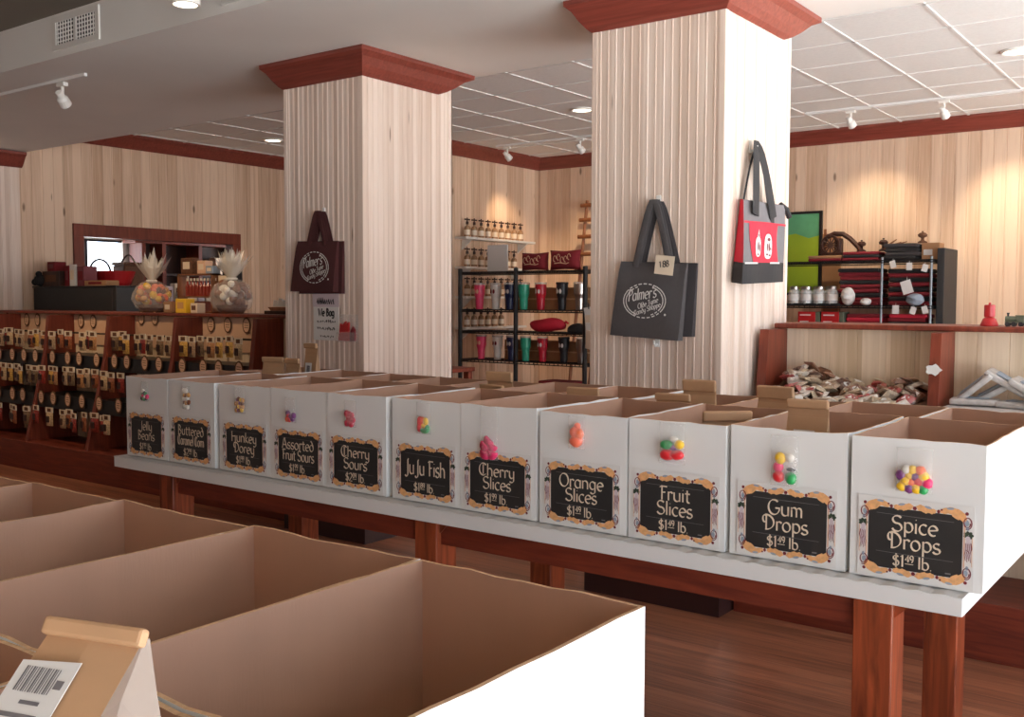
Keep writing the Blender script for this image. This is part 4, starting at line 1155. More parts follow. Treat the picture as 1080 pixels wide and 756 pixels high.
b = B(); box(b, -5.035, -4.862, 4.752, 4.755, 1.37, 1.43); box(b, -5.035, -4.862, 4.752, 4.786, 1.366, 1.37); obj('front_lip', b, M['pouch'], t, world=True)
b = B(); prism(b, [(-5.025,1.372),(-4.925,1.372),(-4.925,1.50),(-4.945,1.485),(-4.955,1.505),(-4.985,1.478),(-5.005,1.49)], 1, 4.760, 4.772); obj('leaflet', b, M['redglz'], t, world=True)
b = B(); prism(b, [(-4.915,1.372),(-4.872,1.372),(-4.870,1.45),(-4.890,1.47),(-4.912,1.44)], 1, 4.764, 4.774); obj('leaflet', b, M['reddark'], t, world=True)

# ------------------------------------------------------------------ tumbler shelf by the back corner
SX0, SX1, SY0, SY1 = -8.20, -6.30, 9.86, 10.30
SHZ = [2.00, 1.53, 1.26, .90]
def wire_shelf(label, x0, x1, y0, y1, tiers, posts, ztop, mtop, mpost, pr=.022):
    t = thing('wire_shelf', label, 'shelf', ((x0+x1)/2, (y0+y1)/2, 0))
    for px, py in posts:
        b = B(); lathe(b, [(pr,0),(pr,ztop),(pr*.6,ztop+.008)], c=(px,py,0), n=10); obj('post', b, mpost, t, world=True)
    for z in tiers:
        b = B()
        for yy in (y0, y1): box(b, x0, x1, yy-.006, yy+.006, z-.032, z-.020); box(b, x0, x1, yy-.006, yy+.006, z-.006, z+.004)
        for xx in (x0, x1): box(b, xx-.006, xx+.006, y0, y1, z-.032, z+.004)
        n = int((x1-x0)/.03)
        for k in range(n):
            x = x0+(x1-x0)*(k+.5)/n; box(b, x-.0022, x+.0022, y0, y1, z-.003, z+.001)
            if k % 2 == 0: box(b, x-.004, x+.004, y0-.005, y0+.003, z-.024, z-.002)
        for yy in (y0+.12, y0+.26): box(b, x0, x1, yy-.004, yy+.004, z-.010, z-.003)
        obj('wire_deck', b, mtop, t, world=True)
    return t
ts = wire_shelf('black wire shelf of bright tumblers in the back left corner', SX0, SX1, SY0, SY1, SHZ+[.35], [(SX0+.01,SY0+.01),(SX1-.01,SY0+.01),(SX1-.01,SY1-.01),(-7.31,SY0+.01)], 2.04, M['black'], M['black'], pr=.028)
TC = [('pink',(222,66,106)),('white',(226,220,212)),('navy',(36,44,84)),('teal',(52,168,136)),('red',(196,34,54)),('black',(40,40,44)),('steel',None)]
tprof = [(0,0),(.044,0),(.047,.01),(.053,.14),(.068,.19),(.072,.30),(.072,.305),(0,.305)]
tmats = {n: (mat('tumbler_'+n, rgb(*c), .35) if c else M['steel']) for n, c in TC}
protoT = None
xs = [-7.98,-7.72,-7.50,-7.285,-7.03,-6.72,-6.47]
for row, z in ((0, 1.534), (1, .904)):
    for k, (n, c) in enumerate(TC):
        sc = 1.0 if row == 0 else .93
        x = xs[k] + (.0 if row == 0 else .03)
        t = thing('tumbler', '%s insulated tumbler on the %s tumbler row of the black wire shelf' % (n.replace('steel','stainless steel'), ('upper','lower')[row]), 'tumbler', (x, SY0+.14, z), group='tumblers on the wire shelf')
        b = B(); lathe(b, [(r*sc, h*sc) for r, h in tprof], n=24); obj('cup', b, tmats[n], t, smooth=False)
        b = B(); lathe(b, [(.0,.305),(.074,.305),(.076,.312),(.076,.325),(.07,.332),(0,.332)], n=24); xf(b, Matrix.Scale(sc,4)); obj('lid', b, M['glass'] if k != 5 else M['blackmatte'], t)
        b = B()
        P = lambda u, v: (.0735*sc*math.sin(u/.0735), -.0740*sc*math.cos(u/.0735), v*sc)
        for q_ in ((-.026,.222),(.018,.222)): disc(b, q_[0]+.002, q_[1], .016, .028, P, n=12)
        pen(b, [(-.04,.20),(-.028,.26)], P, .006, .008)
        if k in (2,4,5): obj('logo_print', b, M['paper'], t)
        elif k in (0,1): obj('logo_print', b, M['peach'] if k == 0 else M['reddark'], t)
        else: b.free()
# cardboard carton behind the cups (brown backing seen between them)
for z, h, lb in ((1.534,.27,'upper'), (.904,.25,'lower')):
    t = thing('cardboard_tray', 'low brown carton behind the %s row of tumblers' % lb, 'carton', (-7.05, SY1-.12, z))
    b = B(); box(b, -.62, .66, -.06, .07, 0, h, bev=.004); obj('carton_body', b, M['midwood'] if False else M['tan'], t)
    b = B(); box(b, -.62, .66, -.062, -.060, h*.45, h*.52); obj('tape', b, M['kraft_edge'], t)
# printed candy pillows on the top deck
def pillow(label, x, z, w, h, m, y=SY0+.12, rz=0, prints=True, cat='pillow bag', nm='pillow_pack'):
    t = thing(nm, label, cat, (x, y, z), rz)
    b = B(); n = 10; F = []; K = []
    for i in range(n+1):
        F.append([]); K.append([])
        for j in range(n+1):
            u, v = i/n*2-1, j/n*2-1
            s = max(0, (1-u**4)*(1-v**4))**.5*.075
            pin = 1-.10*(1-abs(v))*abs(u)**3 ; pin2 = 1-.12*(1-abs(u))*abs(v)**3
            F[-1].append(b.verts.new((u*w/2*pin, -s, h/2+v*h/2*pin2))); K[-1].append(b.verts.new((u*w/2*pin, s, h/2+v*h/2*pin2)))
    for i in range(n):
        for j in range(n):
            b.faces.new((F[i][j],F[i+1][j],F[i+1][j+1],F[i][j+1])); b.faces.new((K[i][j],K[i][j+1],K[i+1][j+1],K[i+1][j]))
    bmesh.ops.remove_doubles(b, verts=b.verts[:], dist=1e-4)
    obj('pack', b, m, t, smooth=True)
    if prints:
        b = B(); q = random.Random(int(abs(x)*100)); P = lambda u, v: (u, -.0795, v)
        for k in range(5):
            cu = -.10+.05*k; cv = h*.56+.02*math.sin(k*2); pen(b, [(cu+.022*math.cos(a*.7), cv+.036*math.sin(a*.7)) for a in range(8)], P, .006, .012)
        pen(b, [(-.11,h*.33),(-.03,h*.36),(.06,h*.31),(.1,h*.36)], P, .008, .012)
        obj('swirl_print', b, M['peach'], t)
    return t
pillow('dark red printed pillow pack on the wire shelf, the left one of two', -7.10, 2.006, .40, .22, M['reddark'])
pillow('dark red printed pillow pack on the wire shelf, beside the right post', -6.66, 2.006, .44, .24, M['reddark'])
t = thing('white_card_box', 'plain white upright card on the wire shelf top in front of the bottles', 'card', (-7.70, SY0+.16, 2.006))
b = B(); box(b, -.16, .15, -.012, .012, 0, .33, bev=.003); obj('board', b, M['paper'], t)
b = B(); prism(b, [(.012,0),(.12,0),(.012,.2)], 0, -.01, .01); obj('easel_back', b, M['paper'], t)
# third deck: red cushion and black cap
t = thing('cushion', 'red velvet cushion lying on the middle deck between the tumbler rows', 'cushion', (-6.93, SY0+.15, 1.264))
b = B(); ball(b, (0,0,.085), .1, sx=2.6, sy=1.1, sz=.85, sub=3)
for v in b.verts:
    v.co.z += .012*math.sin(14*v.co.x)+.02*(abs(v.co.x)/.26)**3*(1 if v.co.z > .08 else -1)*.4; v.co.z = max(v.co.z, .002)
obj('cushion_body', b, M['reddark'] if False else M['fabred'], t, smooth=True)
b = B(); tube(b, [(.22,0,.10),(.27,-.01,.13),(.30,-.01,.11)], .014); obj('corner_tassel', b, M['fabred'], t)
t = thing('cap', 'black cloth cap at the right end of the middle deck', 'cap', (-6.50, SY0+.16, 1.264))
b = B(); ball(b, (0,0,.03), .12, sx=1.15, sy=1, sz=.72, sub=3)
for v in b.verts: v.co.z = max(v.co.z, .0)
obj('crown', b, M['blkcloth'], t, smooth=True)
b = B(); lathe(b, [(.0,.0),(.1,.0),(.11,.008),(0,.012)], c=(-.09,-.04,.0), n=18, sx=1.3); obj('brim', b, M['blkcloth'], t)
# goods on the low deck
t = thing('shirt_stack', 'folded red shirts on the lowest deck of the wire shelf', 'shirts', (-6.75, SY0+.2, .356))
for k in range(6):
    b = B(); box(b, -.26+.01*(k%2), .28-.01*(k%3), -.16, .16, k*.055, k*.055+.05, bev=.018); obj('folded_shirt', b, M['reddark'] if k % 2 else M['fabred'], t)

# ladder-like rack of wooden pieces behind the right column
t = thing('wooden_rack', 'leaning brown wooden ladder rack between tumbler shelf and right column', 'rack', (-7.45, 11.55, 0))
b = B()
for x in (-7.62, -7.30): tube(b, [(x, 11.45, 0), (x+.10, 11.80, 3.02)], .022, n=6)
obj('rails', b, M['midwood'], t, world=True)
for z in (2.95, 2.75, 2.52, 2.28, 2.05):
    b = B(); tube(b, [(-7.68+.033*z, 11.42+.11*z, z), (-7.28+.033*z, 11.42+.11*z, z)], .03, n=6); obj('rung', b, M['midwood'], t, world=True)
t = thing('hanging_papers', 'bundle of pale paper tags hanging beside the right post of the tumbler shelf', 'tags', (-6.24, SY0-.02, 1.05))
for k in range(4):
    b = B(); box(b, -.05, .05, -.002, .002, -.40+.06*k, 0, bev=.0); xf(b, RM(ry=.12*(k-1.5), rx=.05*k, t=(-.02+.02*k, -.01*k, .52-.09*k))); obj('tag_sheet', b, M['cream'] if k % 2 else M['paper'], t)
b = B(); tube(b, [(0,0,.5),(0,.0,.56),(-.04,.04,.565)], .008); obj('hanger', b, M['black'], t)

# white shelves and bottles on the return wall
def wall_shelf(z, y0, y1, label):
    t = thing('wall_shelf', label, 'shelf', (XM, (y0+y1)/2, z))
    b = B(); box(b, XM+.008, XM+.20, y0, y1, z-.03, z, bev=.004); obj('board', b, M['white'], t, world=True)
    for yy in (y0+.15, y1-.15):
        b = B(); prism(b, [(XM+.008,z-.03),(XM+.17,z-.03),(XM+.008,z-.16)], 1, yy-.012, yy+.012); obj('bracket', b, M['white'], t, world=True)
wall_shelf(2.46, 9.98, 11.5, 'top white shelf of bottles on the return wall beside the left column')
wall_shelf(2.08, 9.98, 11.35, 'second white shelf of bottles, just above the tumbler shelf')
wall_shelf(1.70, 9.98, 11.3, 'third white shelf of bottles, seen through the tumbler shelf')
wall_shelf(1.30, 9.98, 11.3, 'lowest white shelf seen through the black wire shelf')
bmat = mat('bottle_amber', rgb(156,120,88), .2, var=.05, spec=.7)
def make_bottle():
    t = thing('pump_bottle', 'x', 'bottle', (0,0,0), 0, 'bottles on the white wall shelves')
    b = B(); lathe(b, [(0,0),(.036,0),(.04,.01),(.04,.11),(.034,.135),(.014,.15),(.014,.17),(0,.17)], n=14); obj('glass_body', b, bmat, t, smooth=False)
    b = B(); lathe(b, [(.018,.165),(.018,.20),(.008,.205),(.008,.25),(0,.25)], n=10); box(b, -.008, .008, -.05, .05, .218, .236); obj('pump_top', b, M['darkwood'], t)
    b = B(); lathe(b, [(.0405,.03),(.0405,.095)], n=14); obj('paper_band', b, M['cream'], t)
    return t
pb = make_bottle(); first = True
for si, (z, n, nm) in enumerate(((2.46, 9, 'top'), (2.08, 8, 'second'), (1.70, 9, 'third'), (1.30, 6, 'lowest'))):
    for k in range(n):
        loc = (XM+.10, 10.12+k*.145, z); lb = '%s bottle from the left on the %s white wall shelf' % (ORD[k], nm)
        if first: pb.location = loc; pb['label'] = lb; first = False
        else: dup(pb, loc, None, lb)

# small red ledge left of the tumbler shelf
t = thing('side_table', 'small red-brown ledge table left of the tumbler shelf behind the left column', 'table', (-6.5, 7.4, 0))
b = B(); box(b, -6.9, -6.12, 7.1, 7.6, .96, 1.0, bev=.004); obj('top', b, M['rack'], t, world=True)
for x, y in ((-6.86,7.14),(-6.2,7.14),(-6.86,7.52),(-6.2,7.52)):
    b = B(); box(b, x, x+.06, y, y+.06, 0, .96); obj('leg', b, M['rack'], t, world=True)

# ------------------------------------------------------------------ shirt shelf by the back wall (right)
RX0, RX1, RY0, RY1 = -4.62, -2.80, 11.15, 11.65
wire_shelf('black wire shelf of folded shirts and jars against the back wall', RX0, RX1, RY0, RY1, [2.09, 1.60, 1.15, .5], [(-3.33,RY0+.01),(RX1-.02,RY0+.01),(RX0+.02,RY0+.01),(RX0+.02,RY1-.01),(RX1-.02,RY1-.01)], 2.12, M['black'], M['postgrey'], pr=.014)
t = thing('black_panel_stand', 'tall black end panel right of the shirt shelf', 'panel', (-2.70, 11.5, 0))
b = B(); box(b, -2.775, -2.70, 11.2, 11.75, 0, 2.21, bev=.006); obj('panel', b, M['blackmatte'], t, world=True)
b = B(); box(b, -2.785, -2.66, 11.17, 11.78, 0, .06); obj('foot', b, M['black'], t, world=True)
def shirts(x, y, z, n, cols, label, w=.34, th=.04, rz=0.0):
    t = thing('shirt_stack', label, 'shirts', (x, y, z), rz)
    q = random.Random(int((x*7+z*31)*100))
    for k in range(n):
        b = B(); dx = q.uniform(-.015,.015)
        box(b, -w/2+dx, w/2+dx, -.17, .17, k*th, k*th+th*.96, bev=th*.38)
        for v in b.verts: v.co.z += .004*math.sin(17*v.co.x+k)+.003*math.sin(23*v.co.y)
        if k == 0:
            for v in b.verts: v.co.z = max(v.co.z, 0.0)
        obj('folded_shirt', b, M[cols[k % len(cols)]], t)
shirts(-3.98, 11.40, 2.094, 2, ['reddark','tan'], 'low stack of red and tan shirts under the wooden wheel, shelf top', .38, .035)
shirts(-3.58, 11.40, 2.094, 3, ['reddark','blkcloth'], 'stack of red and black shirts in the middle of the shelf top', .40, .035)
shirts(-3.16, 11.40, 2.094, 4, ['blkcloth','fabdark'], 'tall stack of black shirts at the right of the shelf top', .36, .045)
shirts(-3.62, 11.47, 1.604, 9, ['reddark','reddark','blkcloth'], 'maroon shirt stack left of the chrome post, upper deck', .46, .046)
shirts(-3.09, 11.47, 1.604, 8, ['reddark','blkcloth'], 'maroon shirt stack right of the chrome post, upper deck', .44, .050)
shirts(-3.55, 11.42, 1.154, 8, ['fabred','reddark'], 'bright red shirt stack on the lower deck left of the chrome post', .40, .045)
shirts(-3.08, 11.42, 1.154, 8, ['reddark','fabred','blkcloth'], 'red and black shirt stack on the lower deck right of the chrome post', .40, .045)
q = random.Random(11)
def crumple(label, x, y, z, w, h, m, cat, nm):
    t = thing(nm, label, cat, (x, y, z))
    b = B(); ball(b, (0,0,h/2), .5, sx=w, sy=.15, sz=h, sub=3)
    for v in b.verts:
        k = .5+.5*math.sin(31*v.co.x+3*v.co.z*20)*math.cos(40*v.co.z); v.co.y *= .8+.5*k; v.co.x *= .9+.15*k; v.co.z = max(0, v.co.z)
    obj('cloth', b, m, t)
crumple('crumpled white cloth on the upper deck beside the jars', -3.70, 11.19, 1.604, .16, .20, M['paper'], 'cloth', 'cloth_bundle')
crumple('small white knotted cloth on the upper deck left of the chrome post', -3.50, 11.17, 1.604, .12, .08, M['paper'], 'cloth', 'cloth_bundle')
crumple('grey knotted cloth at the right end of the upper deck', -2.98, 11.17, 1.604, .20, .13, M['bluegrey'], 'cloth', 'cloth_bundle')
for k, (x, z, s) in enumerate(((-3.21,2.045,.03),(-3.04,2.02,.03),(-2.88,2.00,.03),(-3.06,1.80,.055),(-3.17,1.56,.035),(-2.99,1.55,.03),(-2.87,1.56,.03))):
    t = thing('price_tag', '%s white price tag hanging on the shirt shelf, counted from the top left' % ORD[k], 'tag', (x, RY0-.012, z))
    b = B(); box(b, -s, s, -.0015, .0015, -s*1.3, s*1.3, bev=.0); xf(b, RM(ry=.3*(k%3-1))); obj('card', b, M['paper'], t)
    b = B(); tube(b, [(0,0,s*1.2),(0,.006,s*2.0)], .0016, n=5); obj('string', b, M['paper'], t)
# jars
def make_jar():
    t = thing('glass_jar', 'x', 'jar', (0,0,0), 0, 'glass jars on the shirt shelf')
    b = B(); lathe(b, [(0,0),(.062,0),(.068,.012),(.068,.15),(.05,.175),(.05,.195),(.045,.195),(.045,.172),(.062,.148),(.062,.014),(0,.012)], n=18); obj('glass_body', b, M['glass'], t, smooth=False)
    b = B(); lathe(b, [(.052,.18),(.054,.205),(.03,.215),(0,.216)], n=18); obj('lid', b, M['steel'], t)
    b = B(); lathe(b, [(.0685,.05),(.0685,.12)], n=18); obj('label_band', b, M['paper'], t)
    return t
pj_ = make_jar()
for k in range(7):
    loc = ((-4.33+.145*k, RY0+.08, 1.605) if k < 4 else (-4.26+.145*(k-4), RY0+.23, 1.605)); lb = ('%s glass jar from the left in the front row on the shirt shelf' % ORD[k]) if k < 4 else ('%s glass jar from the left in the rear row on the shirt shelf' % ORD[k-4])
    if k == 0: pj_.location = loc; pj_['label'] = lb
    else: dup(pj_, loc, .4*k, lb)
t = thing('serving_tray', 'black tray under the glass jars', 'tray', (-3.98, RY0+.09, 1.6045))
b = B(); box(b, -.42, .20, -.07, .24, -.0, .0006); obj('tray_board', b, M['blackmatte'], t)
b = B(); box(b, -.42, .20, -.076, -.07, 0, .02); obj('rim', b, M['blackmatte'], t)
# red cartons on the lower deck
for k, (x, nm) in enumerate(((-4.17,'left'),(-3.90,'right'))):
    t = thing('red_box', 'red printed box on the lower deck, the %s one of the pair' % nm, 'box', (x, RY0+.14, 1.154))
    b = B(); box(b, -.10, .10, -.10, .12, 0, .375, bev=.003); obj('box_body', b, M['redglz'], t)
    b = B()
    for i, (z, w) in enumerate(((.33,.07),(.255,.055),(.205,.06))): box(b, -.075, -.075+w*1.8, -.1025, -.1, z, z+.014)
    obj('white_print', b, M['paper'], t)
    b = B(); box(b, .1005, .15, -.09, .1, 0, .375, bev=.002); obj('side_spine', b, M['green_toy'], t)
# green framed poster behind the shelf
t = thing('framed_poster', 'bright green poster in a black frame on the back wall behind the column', 'poster', (-4.4, YB-.02, 1.72))
b = B()
for (a, c, d, e) in ((-4.86,-4.83,1.75,2.69),(-4.27,-4.235,1.75,2.69),(-4.86,-4.235,2.69,2.72),(-4.86,-4.235,1.72,1.75)): box(b, a, c, YB-.035, YB-.003, d, e)
obj('frame', b, M['black'], t, world=True)
gm = mat('green_print', rgb(160,190,44), .6, var=.08, scale=2); gm2 = mat('teal_green_print', rgb(96,168,120), .6, var=.12, scale=6)
b = B(); box(b, -4.83, -4.27, YB-.02, YB-.004, 1.75, 2.69); obj('picture', b, gm, t, world=True)
b = B(); prism(b, [(-4.83,2.69),(-4.27,2.69),(-4.27,2.43),(-4.40,2.40),(-4.56,2.46),(-4.83,2.42)], 1, YB-.022, YB-.020); obj('picture_sky', b, gm2, t, world=True)
t = thing('cork_board', 'brown board leaning on the back wall beside the green poster', 'board', (-4.1, YB-.03, 1.2))
b = B(); box(b, -4.22, -4.0, YB-.05, YB-.02, 1.2, 2.44, bev=.003); obj('board', b, M['tan'], t, world=True)
b = B(); box(b, -4.2, -4.02, YB-.053, YB-.05, 1.25, 1.6); obj('lower_sheet', b, M['midwood'], t, world=True)
# wooden wheelbarrow / cart wheels on top
t = thing('wooden_cart', 'dark wooden cart with a big wheel on top of the shirt shelf', 'wooden cart', (-3.92, 11.32, 2.165))
def wheel(bm, c, r, th, n=28):
    pts = [(c[0]+r*math.cos(2*PI*k/n), c[1], c[2]+r*math.sin(2*PI*k/n)) for k in range(n+1)]
    tube(bm, pts, th, n=6, up=Vector((0,1,0)))
    for k in range(6):
        a = PI*k/6; tube(bm, [(c[0]-r*math.cos(a), c[1], c[2]-r*math.sin(a)), (c[0]+r*math.cos(a), c[1], c[2]+r*math.sin(a))], th*.5, n=6)
b = B(); wheel(b, (-.02,-.05,.115), .10, .016); obj('wheel', b, M['darkwood'], t)
b = B(); tube(b, [(-.15,.02,.0),(-.14,.02,.12),(-.08,.02,.21),(.0,.02,.245),(.1,.02,.235),(.18,.02,.18),(.26,.02,.10),(.30,.02,.05)], .028, n=8); obj('arched_frame', b, M['darkwood'], t)
b = B(); box(b, .02, .1, -.04, .04, .0, .19, bev=.01); box(b, -.12, .26, -.06, .06, 0, .03, bev=.006); obj('bed', b, M['darkwood'], t)
b = B(); box(b, -.125, -.10, .03, .05, 0, .30); obj('stake', b, M['midwood'], t)
for k, (x, h, m, lb) in enumerate(((-3.62,.10,'darkwood','dark turned knob ornament right of the wooden cart'),(-3.38,.11,'darkwood','second dark knob ornament on the shelf top, beside antlers'),(-2.97,.10,'wicker','brown wooden figure at the right end of the shelf top'))):
    zb = {0:2.2005,1:2.2005,2:2.275}[k]
    t = thing('wooden_ornament', lb, 'ornament', (x, 11.36, zb))
    b = B(); lathe(b, [(.05,0),(.05,.012),(.018,.03),(.016,h*.55),(.045,h*.7),(.05,h*.9),(.03,h*1.1),(0,h*1.15)], n=14); obj('turned_body', b, M[m], t)
    b = B(); lathe(b, [(0,h*1.14),(.012,h*1.16),(.012,h*1.28),(0,h*1.3)], n=8); obj('finial', b, M[m], t)
t = thing('antler_decor', 'pale antler-like wooden branches on the middle of the shelf top', 'ornament', (-3.30, 11.34, 2.2005))
for k, (a, ln) in enumerate(((.35,.25),(.75,.18),(-.4,.2))):
    b = B(); tube(b, [(-.06,0,.012),(-.06+ln*.5*math.cos(a),-.01*k,.03+abs(ln*.4*math.sin(a))),(-.06+ln*math.cos(a),-.02*k,.035+abs(ln*.7*math.sin(a)))], [.014,.011,.005], n=7); obj('branch', b, M['midwood'], t)
t = thing('tan_box', 'tan carton at the right end of the shelf top', 'box', (-2.895, 11.42, 2.094))
b = B(); box(b, -.07, .11, -.1, .1, 0, .18, bev=.003); obj('carton_body', b, M['tan'], t)
b = B(); box(b, -.05, .04, -.103, -.1, .05, .11); obj('paper_label', b, M['paper'], t)

# ------------------------------------------------------------------ toys on the right rack's cap
ZC = 1.525
t = thing('red_lantern', 'red bell-shaped lantern on the right rack cap', 'lantern', (-1.115, 5.55, ZC)); t.scale = (.52,.52,.52)
b = B(); lathe(b, [(0,0),(.082,0),(.084,.012),(.06,.07),(.042,.085),(0,.088)], n=20); obj('bell_base', b, M['redglz'], t)
b = B(); lathe(b, [(0,.088),(.046,.088),(.05,.095),(.05,.20),(.044,.208),(0,.209)], n=20); obj('upper_cylinder', b, M['redglz'], t)
b = B(); lathe(b, [(0,.208),(.014,.208),(.012,.228),(0,.23)], n=10); obj('knob', b, M['redglz'], t)
t = thing('toy_locomotive', 'small grey-green toy locomotive on the right rack cap', 'toy train', (-1.00, 5.55, ZC)); t.scale = (.58,.58,.58)
b = B(); box(b, -.07, .08, -.028, .028, .03, .045); box(b, .02, .08, -.026, .026, .045, .09, bev=.004); box(b, .012, .088, -.032, .032, .09, .098); obj('chassis_and_cab', b, M['green_toy'], t)
b = B(); b2 = B(); lathe(b2, [(0,0),(.024,0),(.024,.09),(0,.092)], n=14); xf(b2, RM(ry=-PI/2, t=(.02,0,.065))); obj('boiler', b2, M['green_toy'], t)
lathe(b, [(.008,.08),(.008,.10),(.013,.118),(0,.118)], c=(-.05,0,0), n=10); obj('chimney', b, M['fabdark'], t)
for x in (-.05, 0, .055):
    b = B()
    for sy in (-1, 1):
        b2 = B(); lathe(b2, [(0,-.004),(.02,-.004),(.02,.004),(0,.004)], n=14); xf(b2, RM(rx=PI/2, t=(x, sy*.03, .02))); b = join(b, b2)
    obj('wheel_pair', b, M['fabdark'], t)

# ------------------------------------------------------------------ loose candy in the right rack's bins
PCOL = [mat('packet_%d' % i, rgb(*c), .3, var=.25, scale=60, spec=.7) for i, c in enumerate(((176,158,136),(150,124,100),(206,198,186),(130,92,72),(112,84,72),(150,66,62),(168,150,124)))]
def make_packet(m):
    t = thing('candy_packet', 'small clear packet in the heap of wrapped candy, right rack bin', 'candy packet', (0,0,0), 0, 'packets heaped in the right rack bin'); t.scale = (.78,.78,.78)
    b = B(); n = 6; F = []; K = []
    for i in range(n+1):
        F.append([]); K.append([])
        for j in range(n+1):
            u, v = i/n*2-1, j/n*2-1; s = max(0,(1-u**4)*(1-v**4))**.5*.02 + R.uniform(-.003,.003)*(1 if abs(u)<1 and abs(v)<1 else 0)
            F[-1].append(b.verts.new((u*.06, v*.045, s))); K[-1].append(b.verts.new((u*.06, v*.045, -s*.6)))
    for i in range(n):
        for j in range(n):
            b.faces.new((F[i][j],F[i+1][j],F[i+1][j+1],F[i][j+1])); b.faces.new((K[i][j],K[i][j+1],K[i+1][j+1],K[i+1][j]))
    bmesh.ops.remove_doubles(b, verts=b.verts[:], dist=1e-5)
    obj('wrapper', b, m, t, smooth=False)
    b = B(); box(b, -.022, .022, -.016, .016, .0195, .0215); obj('printed_patch', b, M['paper'], t)
    return t
pp = [make_packet(m) for m in PCOL]; fp = [False]*len(pp)
q = random.Random(5)
def heap_z(x, y):   # height of the heap over the tray: banked against the back panel, high at its left end
    f = (y-4.95)/.5
    return 1.10 + .11*f + .10*math.exp(-((x+1.98)/.16)**2)*f + .05*math.exp(-((x+1.5)/.08)**2)*f
b = B(); nx, ny = 30, 8; gv = [[b.verts.new((-2.145+.83*i/nx, 4.93+.535*j/ny, heap_z(-2.145+.83*i/nx, 4.93+.535*j/ny)-.03+q.uniform(-.01,.01))) for j in range(ny+1)] for i in range(nx+1)]
for i in range(nx):
    for j in range(ny): b.faces.new((gv[i][j],gv[i+1][j],gv[i+1][j+1],gv[i][j+1]))
r = bmesh.ops.extrude_face_region(b, geom=b.faces[:])
for v in r['geom']:
    if isinstance(v, bmesh.types.BMVert): v.co.z = 1.0
hb = obj('candy_heap', b, M['wicker'], None); tag(hb, 'bulk of wrapped candy under the packets in the right rack bin', 'candy', kind='stuff')
for k in range(120):
    x = q.uniform(-2.08, -1.37); y = q.uniform(4.97, 5.41); z = heap_z(x, y)-.004+q.uniform(0,.012)
    j = q.randrange(len(pp))
    if not fp[j]: fp[j] = True; o = pp[j]
    else: o = dup(pp[j])
    o.location = (x, y, z); o.rotation_euler = (q.uniform(-.5,.9), q.uniform(-.5,.5), q.uniform(0,6.28))
for j, u in enumerate(fp):
    if not u: pp[j].location = (-1.6-.05*j, 5.2, heap_z(-1.6,5.2)+.01)
# flat grey packs stacked aslant in the next bin
def flat_pack(label, c, w, d, h, rx, ry, rz):
    t = thing('flat_pack', label, 'pack', c); t.rotation_euler = (rx, ry, rz)
    b = B(); box(b, -w/2, w/2, -d/2, d/2, -h/2, h/2, bev=h*.35)
    for v in b.verts: v.co.z += .004*math.sin(40*v.co.x)*math.cos(33*v.co.y)
    obj('wrapper', b, packm, t)
    b = B(); box(b, -w*.3, w*.3, -d*.3, d*.3, h/2+.0035, h/2+.006); obj('printed_patch', b, M['bluegrey'], t)
packm = mat('grey_foil_pack', rgb(188,182,178), .35, var=.15, scale=30, spec=.7)
fl_ = [((-1.12,5.30,1.16),0,0,.1),((-.90,5.28,1.155),0,.03,-.2),((-.66,5.28,1.155),0,0,.3),((-1.05,5.36,1.205),.1,-.55,.1),((-1.13,5.32,1.225),.15,-.72,.0),((-.98,5.34,1.255),.1,.55,.05),((-.86,5.30,1.225),.1,.5,-.1),((-.78,5.24,1.19),.05,-.12,.15),((-.62,5.3,1.20),.1,-.2,.2)]
for k, (c, rx, ry, rz) in enumerate(fl_):
    flat_pack('%s grey-white flat pack, counted bottom up, in the bin right of the stickered divider' % ORD[k], c, .22, .13, .03, rx, ry, rz)
b = B(); box(b, -1.25, -.40, 4.93, 5.46, 1.0, 1.14, bev=.02); hb = obj('candy_heap', b, packm, None); tag(hb, 'bed of grey packs under the slanted flat packs, right bin', 'candy', kind='stuff')

